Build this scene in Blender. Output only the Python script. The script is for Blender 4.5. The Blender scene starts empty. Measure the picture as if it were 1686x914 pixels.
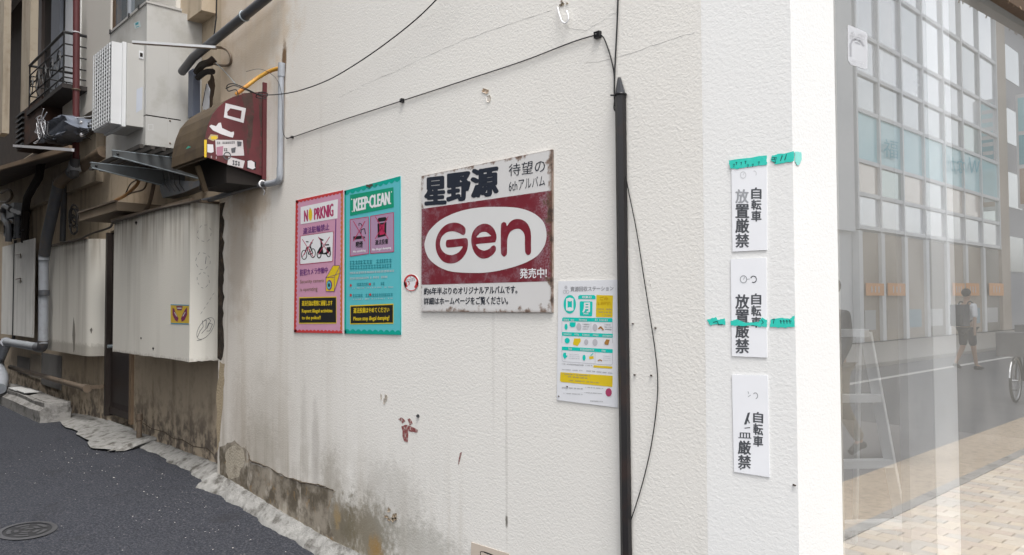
import bpy, bmesh, math, random
from mathutils import Vector, Matrix
from mathutils.geometry import tessellate_polygon
R = math.radians
rnd = random.Random(7)
SC = bpy.context.scene
COL = SC.collection

# ---------------------------------------------------------------- camera, world, sun, exposure
F, CX, CY = 1282.0, 843.0, 457.0
YAW = math.atan2(1193, 1282)
PITCH, ROLL = R(1.9), R(0.25)
CAM = Vector((0, 0, 1.5))
fw = Vector((-math.cos(YAW) * math.cos(PITCH), math.sin(YAW) * math.cos(PITCH), math.sin(PITCH)))
rt = Vector((math.sin(YAW), math.cos(YAW), 0)).normalized()
up = rt.cross(fw)
rt2 = rt * math.cos(ROLL) - up * math.sin(ROLL)
up2 = rt2.cross(fw)
cd = bpy.data.cameras.new('camera'); cam = bpy.data.objects.new('camera', cd); COL.objects.link(cam)
m3 = Matrix((rt2, up2, -fw)).transposed()
cam.matrix_world = Matrix.Translation(CAM) @ m3.to_4x4()
cd.sensor_width = 36; cd.lens = F / 1686 * 36; cd.clip_start = 0.05; cd.clip_end = 500
SC.camera = cam

w = bpy.data.worlds.new('World'); SC.world = w; w.use_nodes = True
wn, wl = w.node_tree.nodes, w.node_tree.links
bg = wn['Background']; bg.inputs[1].default_value = 0.15
sky = wn.new('ShaderNodeTexSky'); sky.sky_type = 'NISHITA'; sky.sun_disc = False
SUN_EL, SUN_AZ = R(62), math.atan2(-0.42, 0.91)      # direction towards the sun
sky.sun_elevation = SUN_EL; sky.sun_rotation = math.pi / 2 - SUN_AZ
sky.dust_density = 3.0; sky.air_density = 1.0
hs = wn.new('ShaderNodeHueSaturation'); hs.inputs['Saturation'].default_value = 0.18   # thin overcast
wl.new(sky.outputs[0], hs.inputs['Color']); wl.new(hs.outputs[0], bg.inputs[0])
sd = bpy.data.lights.new('sun', 'SUN'); sd.energy = 0.95; sd.angle = R(20); sd.color = (1, .965, .92)
so = bpy.data.objects.new('sun', sd); COL.objects.link(so)
sdir = Vector((math.cos(SUN_AZ) * math.cos(SUN_EL), math.sin(SUN_AZ) * math.cos(SUN_EL), math.sin(SUN_EL)))
so.rotation_euler = (-sdir).to_track_quat('-Z', 'Y').to_euler()
vs = SC.view_settings; vs.view_transform = 'Standard'; vs.look = 'None'; vs.exposure = 1.12; vs.gamma = 1
SC.cycles.max_bounces = 8; SC.cycles.use_denoising = True

# ---------------------------------------------------------------- measuring helpers
def ray(px, py):
    return rt2 * ((px - CX) / F) + up2 * ((CY - py) / F) + fw
def at(px, py, X=None, Y=None, Z=None, off=0.0, D=None):
    d = ray(px, py)
    if X is not None: t = (X - CAM.x) / d.x
    elif Y is not None: t = (Y - off - CAM.y) / d.y
    elif Z is not None: t = (Z - CAM.z) / d.z
    else: t = D
    return CAM + d * t
WY = 2.47                      # plane of the long white wall
GX = -1.30                     # plane of the shop window
class Plane:
    def __init__(s, p, n): s.p, s.n = Vector(p), Vector(n).normalized()
    def pt(s, px, py, off=0.0):
        d = ray(px, py); q = s.p + s.n * off
        return CAM + d * ((q - CAM).dot(s.n) / d.dot(s.n))
MAIN = Plane((0, WY, 0), (0, -1, 0))
CREASE = Vector((-1.615, WY, 0)); SDIR = Vector((.991, .128, 0)).normalized(); SLEN = .332
CORNER = CREASE + SDIR * SLEN
SIDE = Plane(CREASE, (SDIR.y, -SDIR.x, 0))
FACE = Plane((CORNER.x, 0, 0), (1, 0, 0))
def mirror_at(px, py, Z=None, Xv=None):          # where the thing stands whose reflection is seen at px, py
    p = at(px, py, Z=Z) if Z is not None else at(px, py, X=Xv)
    return Vector((2 * GX - p.x, p.y, p.z))

# ---------------------------------------------------------------- materials
MC = {}
def mat(name, col, rough=.7, metal=0., var=.12, vs_=6., bump=0., bs=60., streak=0., dirt=None, dscale=5., damt=.5, spec=.4, stretch=None, coat=0):
    if name in MC: return MC[name]
    m = bpy.data.materials.new(name); m.use_nodes = True; MC[name] = m
    N, L = m.node_tree.nodes, m.node_tree.links; b = N['Principled BSDF']
    b.inputs['Roughness'].default_value = rough; b.inputs['Metallic'].default_value = metal
    b.inputs['Specular IOR Level'].default_value = spec
    if coat: b.inputs['Coat Weight'].default_value = coat
    g = N.new('ShaderNodeNewGeometry'); src = g.outputs['Position']
    def noise(scale, detail=4, stretch=None, rough_=.55):
        n = N.new('ShaderNodeTexNoise'); n.inputs['Scale'].default_value = scale
        n.inputs['Detail'].default_value = detail; n.inputs['Roughness'].default_value = rough_
        s = src
        if stretch:
            mp = N.new('ShaderNodeMapping'); mp.inputs['Scale'].default_value = stretch; L.new(src, mp.inputs[0]); s = mp.outputs[0]
        L.new(s, n.inputs['Vector']); return n.outputs['Fac']
    c = N.new('ShaderNodeMix'); c.data_type = 'RGBA'
    c.inputs[6].default_value = (*[x * (1 - var) for x in col], 1); c.inputs[7].default_value = (*[min(1, x * (1 + var)) for x in col], 1)
    L.new(noise(vs_, 5, stretch), c.inputs[0]); out = c.outputs[2]
    if streak:
        r = N.new('ShaderNodeMapRange'); r.inputs[1].default_value = .48; r.inputs[2].default_value = .75; r.inputs[4].default_value = streak
        L.new(noise(1.0, 5, (9, 9, .7)), r.inputs[0])
        x = N.new('ShaderNodeMix'); x.data_type = 'RGBA'; L.new(r.outputs[0], x.inputs[0]); L.new(out, x.inputs[6]); x.inputs[7].default_value = (*[v * .35 for v in col], 1); out = x.outputs[2]
    if dirt:
        r = N.new('ShaderNodeMapRange'); r.inputs[1].default_value = .5; r.inputs[2].default_value = .66; r.inputs[4].default_value = damt
        L.new(noise(dscale, 7, None, .65), r.inputs[0])
        x = N.new('ShaderNodeMix'); x.data_type = 'RGBA'; L.new(r.outputs[0], x.inputs[0]); L.new(out, x.inputs[6]); x.inputs[7].default_value = (*dirt, 1); out = x.outputs[2]
    L.new(out, b.inputs['Base Color'])
    if bump:
        bp = N.new('ShaderNodeBump'); bp.inputs['Strength'].default_value = bump; bp.inputs['Distance'].default_value = .012
        L.new(noise(bs, 3), bp.inputs['Height']); L.new(bp.outputs[0], b.inputs['Normal'])
    return m

class G:                       # small node-graph helper
    def __init__(s, m): s.N, s.L = m.node_tree.nodes, m.node_tree.links; s.pos = s.N.new('ShaderNodeNewGeometry').outputs['Position']
    def put(s, sock, v):
        if hasattr(v, 'default_value'): s.L.new(v, sock)
        else: sock.default_value = v
    def math(s, op, a, b=0., c=None, clamp=False):
        n = s.N.new('ShaderNodeMath'); n.operation = op; n.use_clamp = clamp
        s.put(n.inputs[0], a); s.put(n.inputs[1], b)
        if c is not None: s.put(n.inputs[2], c)
        return n.outputs[0]
    def rng(s, v, a, b, lo=0., hi=1., smooth=True):
        n = s.N.new('ShaderNodeMapRange'); n.interpolation_type = 'SMOOTHSTEP' if smooth else 'LINEAR'
        s.put(n.inputs[0], v); s.put(n.inputs[1], a); s.put(n.inputs[2], b); s.put(n.inputs[3], lo); s.put(n.inputs[4], hi); return n.outputs[0]
    def noise(s, scale, detail=4, st=None, rough=.55, dist=0):
        n = s.N.new('ShaderNodeTexNoise'); n.inputs['Scale'].default_value = scale; n.inputs['Detail'].default_value = detail
        n.inputs['Roughness'].default_value = rough; n.inputs['Distortion'].default_value = dist
        v = s.pos
        if st:
            mp = s.N.new('ShaderNodeMapping'); mp.inputs['Scale'].default_value = st; s.L.new(v, mp.inputs[0]); v = mp.outputs[0]
        s.L.new(v, n.inputs['Vector']); return n.outputs['Fac']
    def xyz(s):
        n = s.N.new('ShaderNodeSeparateXYZ'); s.L.new(s.pos, n.inputs[0]); return n.outputs
    def mix(s, f, a, b):
        n = s.N.new('ShaderNodeMix'); n.data_type = 'RGBA'; s.put(n.inputs[0], f)
        for k, v in ((6, a), (7, b)):
            if isinstance(v, tuple): n.inputs[k].default_value = (*v, 1)
            else: s.L.new(v, n.inputs[k])
        return n.outputs[2]
    def blob(s, x, z, px, pz, rx, rz, wob, amt):      # a soft stain of its own shape
        a = s.math('POWER', s.math('DIVIDE', s.math('SUBTRACT', x, px), rx), 2.)
        b = s.math('POWER', s.math('ABSOLUTE', s.math('DIVIDE', s.math('SUBTRACT', z, pz), rz)), 2.)
        d = s.math('ADD', s.math('SQRT', s.math('ADD', a, b)), s.math('MULTIPLY', s.math('SUBTRACT', wob, .5), 2.2))
        return s.rng(d, .35, 1.1, amt, 0.)

def stucco_material(name, base, kind):
    m = bpy.data.materials.new(name); m.use_nodes = True; MC[name] = m
    g = G(m); b = m.node_tree.nodes['Principled BSDF']; X, Y, Z = g.xyz()
    b.inputs['Roughness'].default_value = .82; b.inputs['Specular IOR Level'].default_value = .25
    n1 = g.noise(1.3, 5); n2 = g.noise(9, 6, rough=.62); st = g.noise(1., 6, (11, 11, .55), .6); fine = g.noise(26, 5, rough=.7)
    c = g.mix(n1, tuple(v * .95 for v in base), tuple(min(1, v * 1.04) for v in base))
    if kind == 'main':
        left = g.rng(X, -3.4, -6.2)
        low = g.rng(Z, 1.0, .1)
        # water streaks, stronger to the left and towards the ground
        f = g.math('MULTIPLY', g.rng(st, .5, .72), g.math('ADD', g.math('MULTIPLY', left, .5), g.math('MULTIPLY', low, .3)))
        c = g.mix(f, c, (.42, .37, .295))
        c = g.mix(g.math('MULTIPLY', left, .34), c, (.56, .47, .37))
        # warm smear round the hood and conduit
        for p, q, rx, rz, a, col in (((380, 60), 0, 1.0, 1.5, .5, (.60, .46, .32)), ((352, 205), 0, .55, .9, .55, (.50, .37, .24)), ((440, 55), 0, .5, .45, .4, (.6, .48, .34)), ((468, 98), 0, .045, .13, .95, (.16, .09, .04)), ((395, 400), 0, .28, .75, .45, (.42, .33, .24)),
                                 ((420, 330), 0, .30, .22, .6, (.42, .30, .18)), ((352, 45), 0, .3, .6, .5, (.5, .38, .25)),
                                 ((355, 460), 0, .05, .75, .95, (.05, .035, .025)), ((520, 740), 0, .06, .35, .4, (.33, .30, .27)), ((440, 690), 0, .45, .45, .3, (.38, .34, .28))):
            o = MAIN.pt(*p); c = g.mix(g.blob(X, Z, o.x, o.z, rx, rz, g.math('ADD', g.math('MULTIPLY', n2, .6), g.math('MULTIPLY', st, .4)), a), c, col)
        # mould low down
        for p, rx, rz, a, col in (((560, 868), .26, .22, .95, (.13, .11, .075)), ((500, 850), .22, .2, .8, (.16, .14, .10)), ((605, 880), .32, .26, .9, (.17, .145, .095)), ((545, 800), .16, .30, .5, (.3, .27, .22)), ((430, 740), .35, .30, .35, (.32, .28, .22)), ((395, 690), .2, .5, .3, (.36, .30, .24)), ((500, 700), .05, .4, .25, (.36, .33, .29)), ((618, 905), .09, .10, .95, (.33, .19, .05)), ((555, 850), .05, .09, .8, (.36, .24, .09)),
                                  ((690, 900), .5, .18, .5, (.3, .29, .25)), ((640, 820), .4, .25, .35, (.36, .34, .3)), ((834, 858), .012, .035, .95, (.1, .09, .07)), ((812, 560), .015, .6, .16, (.4, .38, .35)), ((834, 760), .01, .5, .28, (.4, .38, .35)), ((1030, 200), .02, .02, 0, (.5, .5, .5))):
            o = MAIN.pt(*p); wob = g.math('ADD', g.math('MULTIPLY', fine, .65), g.math('MULTIPLY', st, .35))
            c = g.mix(g.blob(X, Z, o.x, o.z, rx, rz, wob, a), c, col)
        gr_ = g.math('MULTIPLY', g.rng(Z, .95, .0), g.math('MULTIPLY', g.rng(X, -2.6, -4.6), g.rng(g.math('ADD', g.math('MULTIPLY', st, .45), g.math('MULTIPLY', n2, .55)), .36, .60)))
        c = g.mix(g.math('MULTIPLY', gr_, .62), c, (.27, .235, .18))
        # specks
        c = g.mix(g.rng(g.noise(34, 2), .77, .80, 0, .45), c, (.3, .26, .22))
    elif kind == 'patch':
        c = g.mix(g.rng(g.noise(4.5, 6, rough=.65), .40, .60, 0, .9), c, (.10, .082, .058))
        c = g.mix(g.rng(g.noise(6.5, 5, (1, 1, .6), .6), .54, .66, 0, .8), c, (.52, .47, .40))
        c = g.mix(g.rng(g.noise(11, 5, rough=.7, dist=.6), .57, .66, 0, .6), c, (.30, .20, .10))
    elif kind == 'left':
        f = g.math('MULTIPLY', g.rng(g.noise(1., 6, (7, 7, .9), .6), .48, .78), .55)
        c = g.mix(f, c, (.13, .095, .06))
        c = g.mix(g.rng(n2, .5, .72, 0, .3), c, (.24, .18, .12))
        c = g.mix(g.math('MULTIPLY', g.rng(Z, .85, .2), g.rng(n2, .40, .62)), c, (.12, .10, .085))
    elif kind == 'box':
        f = g.math('MULTIPLY', g.rng(g.noise(1., 3, (5, 5, .35), .5), .5, .75), .34)
        c = g.mix(f, c, (.27, .24, .2))
        top = g.math('MULTIPLY', g.rng(Z, 1.75, 2.3), g.rng(g.noise(1., 4, (12, 12, .8), .55), .42, .66))
        c = g.mix(g.math('MULTIPLY', top, .6), c, (.2, .15, .1))
        c = g.mix(g.rng(g.math('ADD', g.math('MULTIPLY', Z, -1.), g.math('MULTIPLY', fine, .12)), -1.03, -.98, 0, .5), c, (.25, .22, .18))
    m.node_tree.links.new(c, b.inputs['Base Color'])
    bp = m.node_tree.nodes.new('ShaderNodeBump'); bp.inputs['Strength'].default_value = .30 if kind == 'main' else .22; bp.inputs['Distance'].default_value = .0062
    h = g.math('ADD', g.math('MULTIPLY', g.noise(68, 3, (1, 1, 1.35), .5, .6), 1.), g.math('MULTIPLY', g.noise(140, 2), .35))
    m.node_tree.links.new(h, bp.inputs['Height']); m.node_tree.links.new(bp.outputs[0], b.inputs['Normal'])
    return m

def worn_material(name, base, edge, frame, other=None, oamt=.5):
    """enamel plate colour with rust that eats in from the plate's own edges; frame = (x0, x1, z0, z1)"""
    m = bpy.data.materials.new(name); m.use_nodes = True
    g = G(m); b = m.node_tree.nodes['Principled BSDF']; X, Y, Z = g.xyz(); x0, x1, z0, z1 = frame
    b.inputs['Roughness'].default_value = .42
    d = g.math('MINIMUM', g.math('MINIMUM', g.math('SUBTRACT', X, x0), g.math('SUBTRACT', x1, X)), g.math('MINIMUM', g.math('SUBTRACT', Z, z0), g.math('SUBTRACT', z1, Z)))
    n = g.noise(16, 6, rough=.65); fine = g.noise(120, 3)
    c = g.mix(g.noise(7, 4), tuple(v * .93 for v in base), base)
    if other:
        lr = g.math('MINIMUM', g.math('SUBTRACT', X, x0), g.math('SUBTRACT', x1, X))
        e = g.math('ADD', g.rng(g.math('ADD', n, g.math('MULTIPLY', fine, .25)), .6, .78, 0, oamt), g.math('MULTIPLY', g.rng(lr, .13, .0), g.rng(fine, .4, .6, 0, .7)), None, True)
        c = g.mix(e, c, other)
    e2 = g.math('SUBTRACT', d, g.math('MULTIPLY', g.rng(n, .45, .8), .055))
    c = g.mix(g.rng(e2, .014, -.012, 0, .85), c, edge)
    c = g.mix(g.rng(e2, -.005, -.035, 0, .9), c, (.05, .035, .03))
    m.node_tree.links.new(c, b.inputs['Base Color'])
    return m

# ---------------------------------------------------------------- object helpers
def tag(o, label=None, cat=None, group=None, kind=None):
    if label: o['label'] = label
    if cat: o['category'] = cat
    if group: o['group'] = group
    if kind: o['kind'] = kind
    return o
def thing(name, label, cat, loc=(0, 0, 0), group=None):
    o = bpy.data.objects.new(name, None); COL.objects.link(o); o.location = loc; o.empty_display_size = .1
    return tag(o, label, cat, group)
def vdict(*a): return a
class MB:
    def __init__(s): s.b = bmesh.new()
    def face(s, pts):
        vsx = [s.b.verts.new(p) for p in pts]
        try: s.b.faces.new(vsx)
        except Exception: pass
        return s
    def box(s, x0, x1, y0, y1, z0, z1, M=None):
        c = [Vector((x, y, z)) for z in (z0, z1) for y in (y0, y1) for x in (x0, x1)]
        if M: c = [M @ v for v in c]
        v = [s.b.verts.new(p) for p in c]
        for f in ((0, 2, 3, 1), (4, 5, 7, 6), (0, 1, 5, 4), (2, 6, 7, 3), (0, 4, 6, 2), (1, 3, 7, 5)): s.b.faces.new([v[i] for i in f])
        return s
    def bar(s, a, b, wd, hd, upv=(0, 0, 1)):         # rectangular bar from a to b
        a, b = Vector(a), Vector(b); d = (b - a); l = d.length; d.normalize(); u = Vector(upv)
        sx = d.cross(u)
        if sx.length < 1e-4: sx = d.cross(Vector((1, 0, 0)))
        sx.normalize(); u = sx.cross(d)
        M = Matrix((d, sx, u)).transposed().to_4x4(); M.translation = a
        return s.box(0, l, -wd / 2, wd / 2, -hd / 2, hd / 2, M)
    def tube(s, pts, r, n=10, cap=True, rr=None):
        pts = [Vector(p) for p in pts]; rings = []; prev = None
        for i, p in enumerate(pts):
            t = (pts[min(i + 1, len(pts) - 1)] - pts[max(i - 1, 0)]).normalized()
            if prev is None:
                u = t.cross(Vector((0, 0, 1)));
                if u.length < 1e-3: u = t.cross(Vector((1, 0, 0)))
            else: u = prev - t * prev.dot(t)
            u.normalize(); prev = u; v = t.cross(u); q = rr[i] if rr else r
            rings.append([s.b.verts.new(p + (u * math.cos(2 * math.pi * k / n) + v * math.sin(2 * math.pi * k / n)) * q) for k in range(n)])
        for a, b in zip(rings, rings[1:]):
            for k in range(n): s.b.faces.new((a[k], a[(k + 1) % n], b[(k + 1) % n], b[k]))
        if cap: s.b.faces.new(rings[0][::-1]); s.b.faces.new(rings[-1])
        return s
    def cyl(s, a, b, r, n=16, r2=None): return s.tube([a, b], r, n, True, [r, r if r2 is None else r2])
    def ring(s, c, nrm, R_, r, n=24, k=8):
        c, nrm = Vector(c), Vector(nrm).normalized(); u = nrm.orthogonal().normalized(); v = nrm.cross(u)
        rg = []
        for i in range(n):
            a = 2 * math.pi * i / n; d = u * math.cos(a) + v * math.sin(a)
            rg.append([s.b.verts.new(c + d * (R_ + r * math.cos(2 * math.pi * j / k)) + nrm * (r * math.sin(2 * math.pi * j / k))) for j in range(k)])
        for i in range(n):
            a, b = rg[i], rg[(i + 1) % n]
            for j in range(k): s.b.faces.new((a[j], a[(j + 1) % k], b[(j + 1) % k], b[j]))
        return s
    def prism(s, pts, d):                            # polygon in 3D pushed along d
        pts = [Vector(p) for p in pts]; d = Vector(d)
        a = [s.b.verts.new(p) for p in pts]; b = [s.b.verts.new(p + d) for p in pts]; n = len(pts)
        tri = tessellate_polygon([pts])
        for t in tri: s.b.faces.new([a[i] for i in t]); s.b.faces.new([b[i] for i in reversed(t)])
        for i in range(n): s.b.faces.new((a[i], a[(i + 1) % n], b[(i + 1) % n], b[i]))
        return s
    def sheet(s, loops):                             # flat polygon, first loop outer, others holes
        pts = [p for l in loops for p in l]; v = [s.b.verts.new(p) for p in pts]
        for t in tessellate_polygon([[Vector(p) for p in l] for l in loops]):
            try: s.b.faces.new([v[i] for i in t])
            except Exception: pass
        return s
    def sphere(s, c, r, sc=(1, 1, 1), n=12):
        M = Matrix.Translation(Vector(c)) @ Matrix.Diagonal((*[r * q for q in sc], 1))
        bmesh.ops.create_uvsphere(s.b, u_segments=n, v_segments=max(6, n // 2 + 2), radius=1, matrix=M); return s
    def build(s, name, m, parent=None, bev=0, seg=2, smooth=False, face=None, fix=True):
        if bev:
            es = [e for e in s.b.edges if len(e.link_faces) == 2 and e.calc_face_angle(0) > .5]
            bmesh.ops.bevel(s.b, geom=es, offset=bev, segments=seg, profile=.5, affect='EDGES', clamp_overlap=True)
        if fix: bmesh.ops.recalc_face_normals(s.b, faces=s.b.faces)
        if face is not None:
            for f in s.b.faces:
                f.normal_update()
                if f.normal.dot(face) < 0: f.normal_flip()
        me = bpy.data.meshes.new(name); s.b.to_mesh(me); s.b.free()
        if smooth:
            for p in me.polygons: p.use_smooth = True
            me.set_sharp_from_angle(angle=R(40))
        me.materials.append(m); o = bpy.data.objects.new(name, me); COL.objects.link(o)
        if parent is not None:
            o.parent = parent; o.matrix_parent_inverse = Matrix.Translation(-Vector(parent_loc(parent)))
        return o
def parent_loc(p):
    l = Vector(p.location)
    while p.parent: p = p.parent; l = Vector(p.location) if p.type == 'EMPTY' else l
    return l
def smooth_path(P, k=6):
    P = [Vector(p) for p in P]; out = []
    for i in range(len(P) - 1):
        a, b, c, d = P[max(i - 1, 0)], P[i], P[i + 1], P[min(i + 2, len(P) - 1)]
        for j in range(k):
            t = j / k
            out.append(.5 * ((2 * b) + (c - a) * t + (2 * a - 5 * b + 4 * c - d) * t * t + (3 * b - a - 3 * c + d) * t ** 3))
    out.append(P[-1]); return out

# ---- print on boards: every shape lies on the board's real plane, layers 0.5 mm apart
def text_polys(s, bold=0.):
    c = bpy.data.curves.new('t', 'FONT'); c.body = s; c.offset = bold; c.resolution_u = 2
    o = bpy.data.objects.new('t', c); COL.objects.link(o)
    bpy.context.view_layer.update()
    me = bpy.data.meshes.new_from_object(o.evaluated_get(bpy.context.evaluated_depsgraph_get()))
    vsx = [v.co.copy() for v in me.vertices]; fs = [tuple(p.vertices) for p in me.polygons]
    bpy.data.objects.remove(o); bpy.data.curves.remove(c); bpy.data.meshes.remove(me)
    return vsx, fs
class Print:
    def __init__(s, plane, off): s.pl, s.off, s.m = plane, off, MB()
    def P(s, x, y): return s.pl.pt(x, y, s.off)
    def poly(s, pts, holes=()): s.m.sheet([[s.P(*p) for p in pts]] + [[s.P(*p) for p in h] for h in holes]); return s
    def quad(s, a, b, c, d): return s.poly([a, b, c, d])
    def rect(s, x0, y0, x1, y1, sl=0): return s.poly([(x0, y0), (x1, y0 + sl), (x1, y1 + sl), (x0, y1)])
    def ell(s, cx, cy, rx, ry, n=24): return s.poly([(cx + rx * math.cos(6.2832 * i / n), cy + ry * math.sin(6.2832 * i / n)) for i in range(n)])
    def oval(s, cx, cy, rx, ry, t, n=24, a0=0, a1=360):
        k = max(4, int(n * (a1 - a0) / 360)); A = [R(a0 + (a1 - a0) * i / k) for i in range(k + 1)]
        for a, b in zip(A, A[1:]):
            s.poly([(cx + rx * math.cos(a), cy + ry * math.sin(a)), (cx + rx * math.cos(b), cy + ry * math.sin(b)), (cx + (rx - t) * math.cos(b), cy + (ry - t) * math.sin(b)), (cx + (rx - t) * math.cos(a), cy + (ry - t) * math.sin(a))])
        return s
    def line(s, pts, w_):
        for (x0, y0), (x1, y1) in zip(pts, pts[1:]):
            d = Vector((x1 - x0, y1 - y0)); 
            if d.length < 1e-6: continue
            n = Vector((-d.y, d.x)).normalized() * w_ / 2
            s.poly([(x0 + n.x, y0 + n.y), (x1 + n.x, y1 + n.y), (x1 - n.x, y1 - n.y), (x0 - n.x, y0 - n.y)])
        return s
    def frame(s, q, t):
        (a, b, c, d) = q; return s.line([a, b, c, d, a], t)
    def text(s, st, q, bold=0., mirror=False):
        """q = top-left, top-right, bottom-right, bottom-left"""
        V, Fs = text_polys(st)
        if not V: return s
        x0 = min(v.x for v in V); x1 = max(v.x for v in V); y0 = min(v.y for v in V); y1 = max(v.y for v in V)
        if st.count('ー') == len(st): y0, y1 = y0 - .3, y1 + .3
        tl, tr, br, bl = [Vector(p) for p in q]
        hpx = ((bl - tl).length + (br - tr).length) / 2; k = bold * hpx * 1.1
        sh = [(0, 0)]
        if bold > .015: sh = [(k, 0), (-k, 0), (0, k * .7), (0, -k * .7)]
        if bold > .045: sh += [(k * .7, k * .6), (-k * .7, k * .6), (k * .7, -k * .6), (-k * .7, -k * .6), (0, 0)]
        for li, (dx, dy) in enumerate(sh):           # heavier strokes: the same glyphs overprinted with a small shift
            nv = []; s0 = s.off; s.off = s0 + li * .00004
            for v in V:
                u = (v.x - x0) / (x1 - x0); t = (v.y - y0) / (y1 - y0)
                if mirror: u = 1 - u
                p = (bl * (1 - u) + br * u) * (1 - t) + (tl * (1 - u) + tr * u) * t
                nv.append(s.m.b.verts.new(s.P(p.x + dx, p.y + dy)))
            s.off = s0
            for f in Fs:
                try: s.m.b.faces.new([nv[i] for i in f])
                except Exception: pass
        return s
    def scribble(s, x0, y0, x1, y1, sl=0., dens=.8, seed=1):      # a row of print too small to read
        r = random.Random(seed); x = x0; h = y1 - y0
        while x < x1 - h * .5:
            wd = h * r.uniform(.45, .9); yy = y0 + sl * (x - x0) / max(1e-6, x1 - x0)
            if r.random() < dens:
                s.line([(x, yy + h * r.uniform(.1, .3)), (x + wd * .8, yy + h * r.uniform(.1, .3))], h * .18)
                s.line([(x, yy + h * r.uniform(.7, .9)), (x + wd * .8, yy + h * r.uniform(.7, .9))], h * .18)
                s.line([(x + wd * .4, yy), (x + wd * r.uniform(.3, .6), yy + h)], h * .2)
            x += wd
        return s
    def build(s, name, m, parent, kind=None): 
        n = s.pl.n
        if '_field' in name:                         # each printed field is a part of its own
            s.m.b.verts.ensure_lookup_table(); left = set(s.m.b.verts); isl = []
            while left:
                st_k = [left.pop()]; g_ = {st_k[0]}
                while st_k:
                    for e in st_k.pop().link_edges:
                        for v in e.verts:
                            if v not in g_: g_.add(v); left.discard(v); st_k.append(v)
                isl.append(g_)
            if len(isl) > 1:
                for g_ in isl:
                    q = MB(); mp_ = {v: q.b.verts.new(v.co) for v in g_}
                    for f in s.m.b.faces:
                        if f.verts[0] in g_: q.b.faces.new([mp_[v] for v in f.verts])
                    o = q.build(name, m, parent, fix=False, face=n)
                return o
        o = s.m.build(name, m, parent, fix=False, face=n)
        if kind is None and any(w_ in name for w_ in ('fine_print', 'small_print', 'grey_print', 'white_print', 'amber_print', 'yellow_lettering', 'green_lettering', 'handwriting', 'sticker_print', 'grey_pictogram', 'dirt_spot', 'graffiti', 'red_dot', 'teal_pictogram', 'thin_lettering', 'bold_lettering', 'torn_sticker', 'white_lettering', 'paint_mark', 'title_lettering', 'faded_pictogram', 'ledge_print')): kind = 'stuff'
        return tag(o, kind=kind)
def zoomf(ox, oy, sc): return lambda x, y: (ox + x / sc, oy + y / sc)
def slab(plane, quad, th, name, m, parent, back=0.001, bev=0):
    """thin board: front face from the four measured corners, real thickness behind it"""
    f = [plane.pt(*p, back + th) for p in quad]
    return MB().prism(f, -plane.n * th).build(name, m, parent, bev=bev)

# ---------------------------------------------------------------- materials used
white = stucco_material('white_stucco', (.79, .770, .728), 'main')
panelw = stucco_material('clean_white_stucco', (.755, .755, .745), 'clean')
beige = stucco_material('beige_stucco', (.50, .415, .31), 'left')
boxw = stucco_material('box_stucco', (.70, .675, .61), 'box')
asph = mat('asphalt', (.052, .053, .062), .85, var=.3, vs_=3, bump=1., bs=90)
M_black = mat('black_plastic', (.012, .012, .014), .35, var=.2)
M_wire = mat('black_cable', (.012, .012, .013), .5)
M_pole = mat('pole_plastic', (.010, .009, .010), .42, var=.25, vs_=5, dirt=(.030, .014, .010), dscale=8, stretch=(8, 8, .6))
M_steel = mat('galvanised_steel', (.33, .38, .41), .5, .5, var=.15, dirt=(.12, .11, .1), dscale=12, damt=.4)
M_ac = mat('cream_metal', (.47, .465, .445), .5, var=.05, dirt=(.33, .315, .28), dscale=3, damt=.6)
M_acw = mat('white_metal', (.62, .63, .64), .45, var=.05)
M_acd = mat('cream_metal_dark', (.43, .42, .40), .5, var=.06)
M_mar = mat('maroon_paint', (.108, .025, .029), .5, var=.35, vs_=9, dirt=(.045, .03, .025), dscale=7, damt=.65, stretch=(1, 1, .4))
M_rust = mat('rusty_brown_sheet', (.085, .060, .034), .7, var=.4, vs_=9, dirt=(.05, .035, .025), dscale=6, damt=.7)
M_dark = mat('dark_inside', (.018, .014, .012), .9)
M_greyp = mat('grey_pvc', (.33, .35, .38), .45, var=.08, dirt=(.2, .19, .18), dscale=9, damt=.35)
M_dgrey = mat('dark_grey_pvc', (.085, .09, .10), .45, var=.2, dirt=(.16, .12, .08), dscale=9, damt=.4)
M_bpipe = mat('dusty_brown_pipe', (.16, .12, .085), .55, var=.25, dirt=(.05, .04, .03), dscale=9, damt=.5)
M_red = mat('oxide_red_paint', (.085, .020, .022), .55, var=.3)
M_door = mat('dark_brown_steel', (.030, .022, .019), .5, var=.3, dirt=(.05, .04, .032), dscale=5)
M_iron = mat('black_iron', (.012, .012, .013), .5)
M_conc = mat('weathered_concrete', (.30, .29, .275), .9, var=.25, vs_=9, bump=.9, bs=35, dirt=(.08, .075, .065), dscale=5, damt=.85)
M_concd = mat('grey_concrete', (.27, .265, .26), .9, var=.2, bump=.5, bs=35, dirt=(.1, .09, .08), dscale=5)
M_patch = mat('bare_mortar', (.29, .265, .225), .95, var=.6, vs_=7, bump=.45, bs=70, dirt=(.10, .085, .065), dscale=3.5, damt=.9, streak=.5)
M_wood = mat('dark_wood', (.10, .062, .035), .7, var=.35, vs_=5, stretch=(1, 12, 12))
M_trim = mat('brown_timber', (.20, .14, .09), .7, var=.3)

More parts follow.
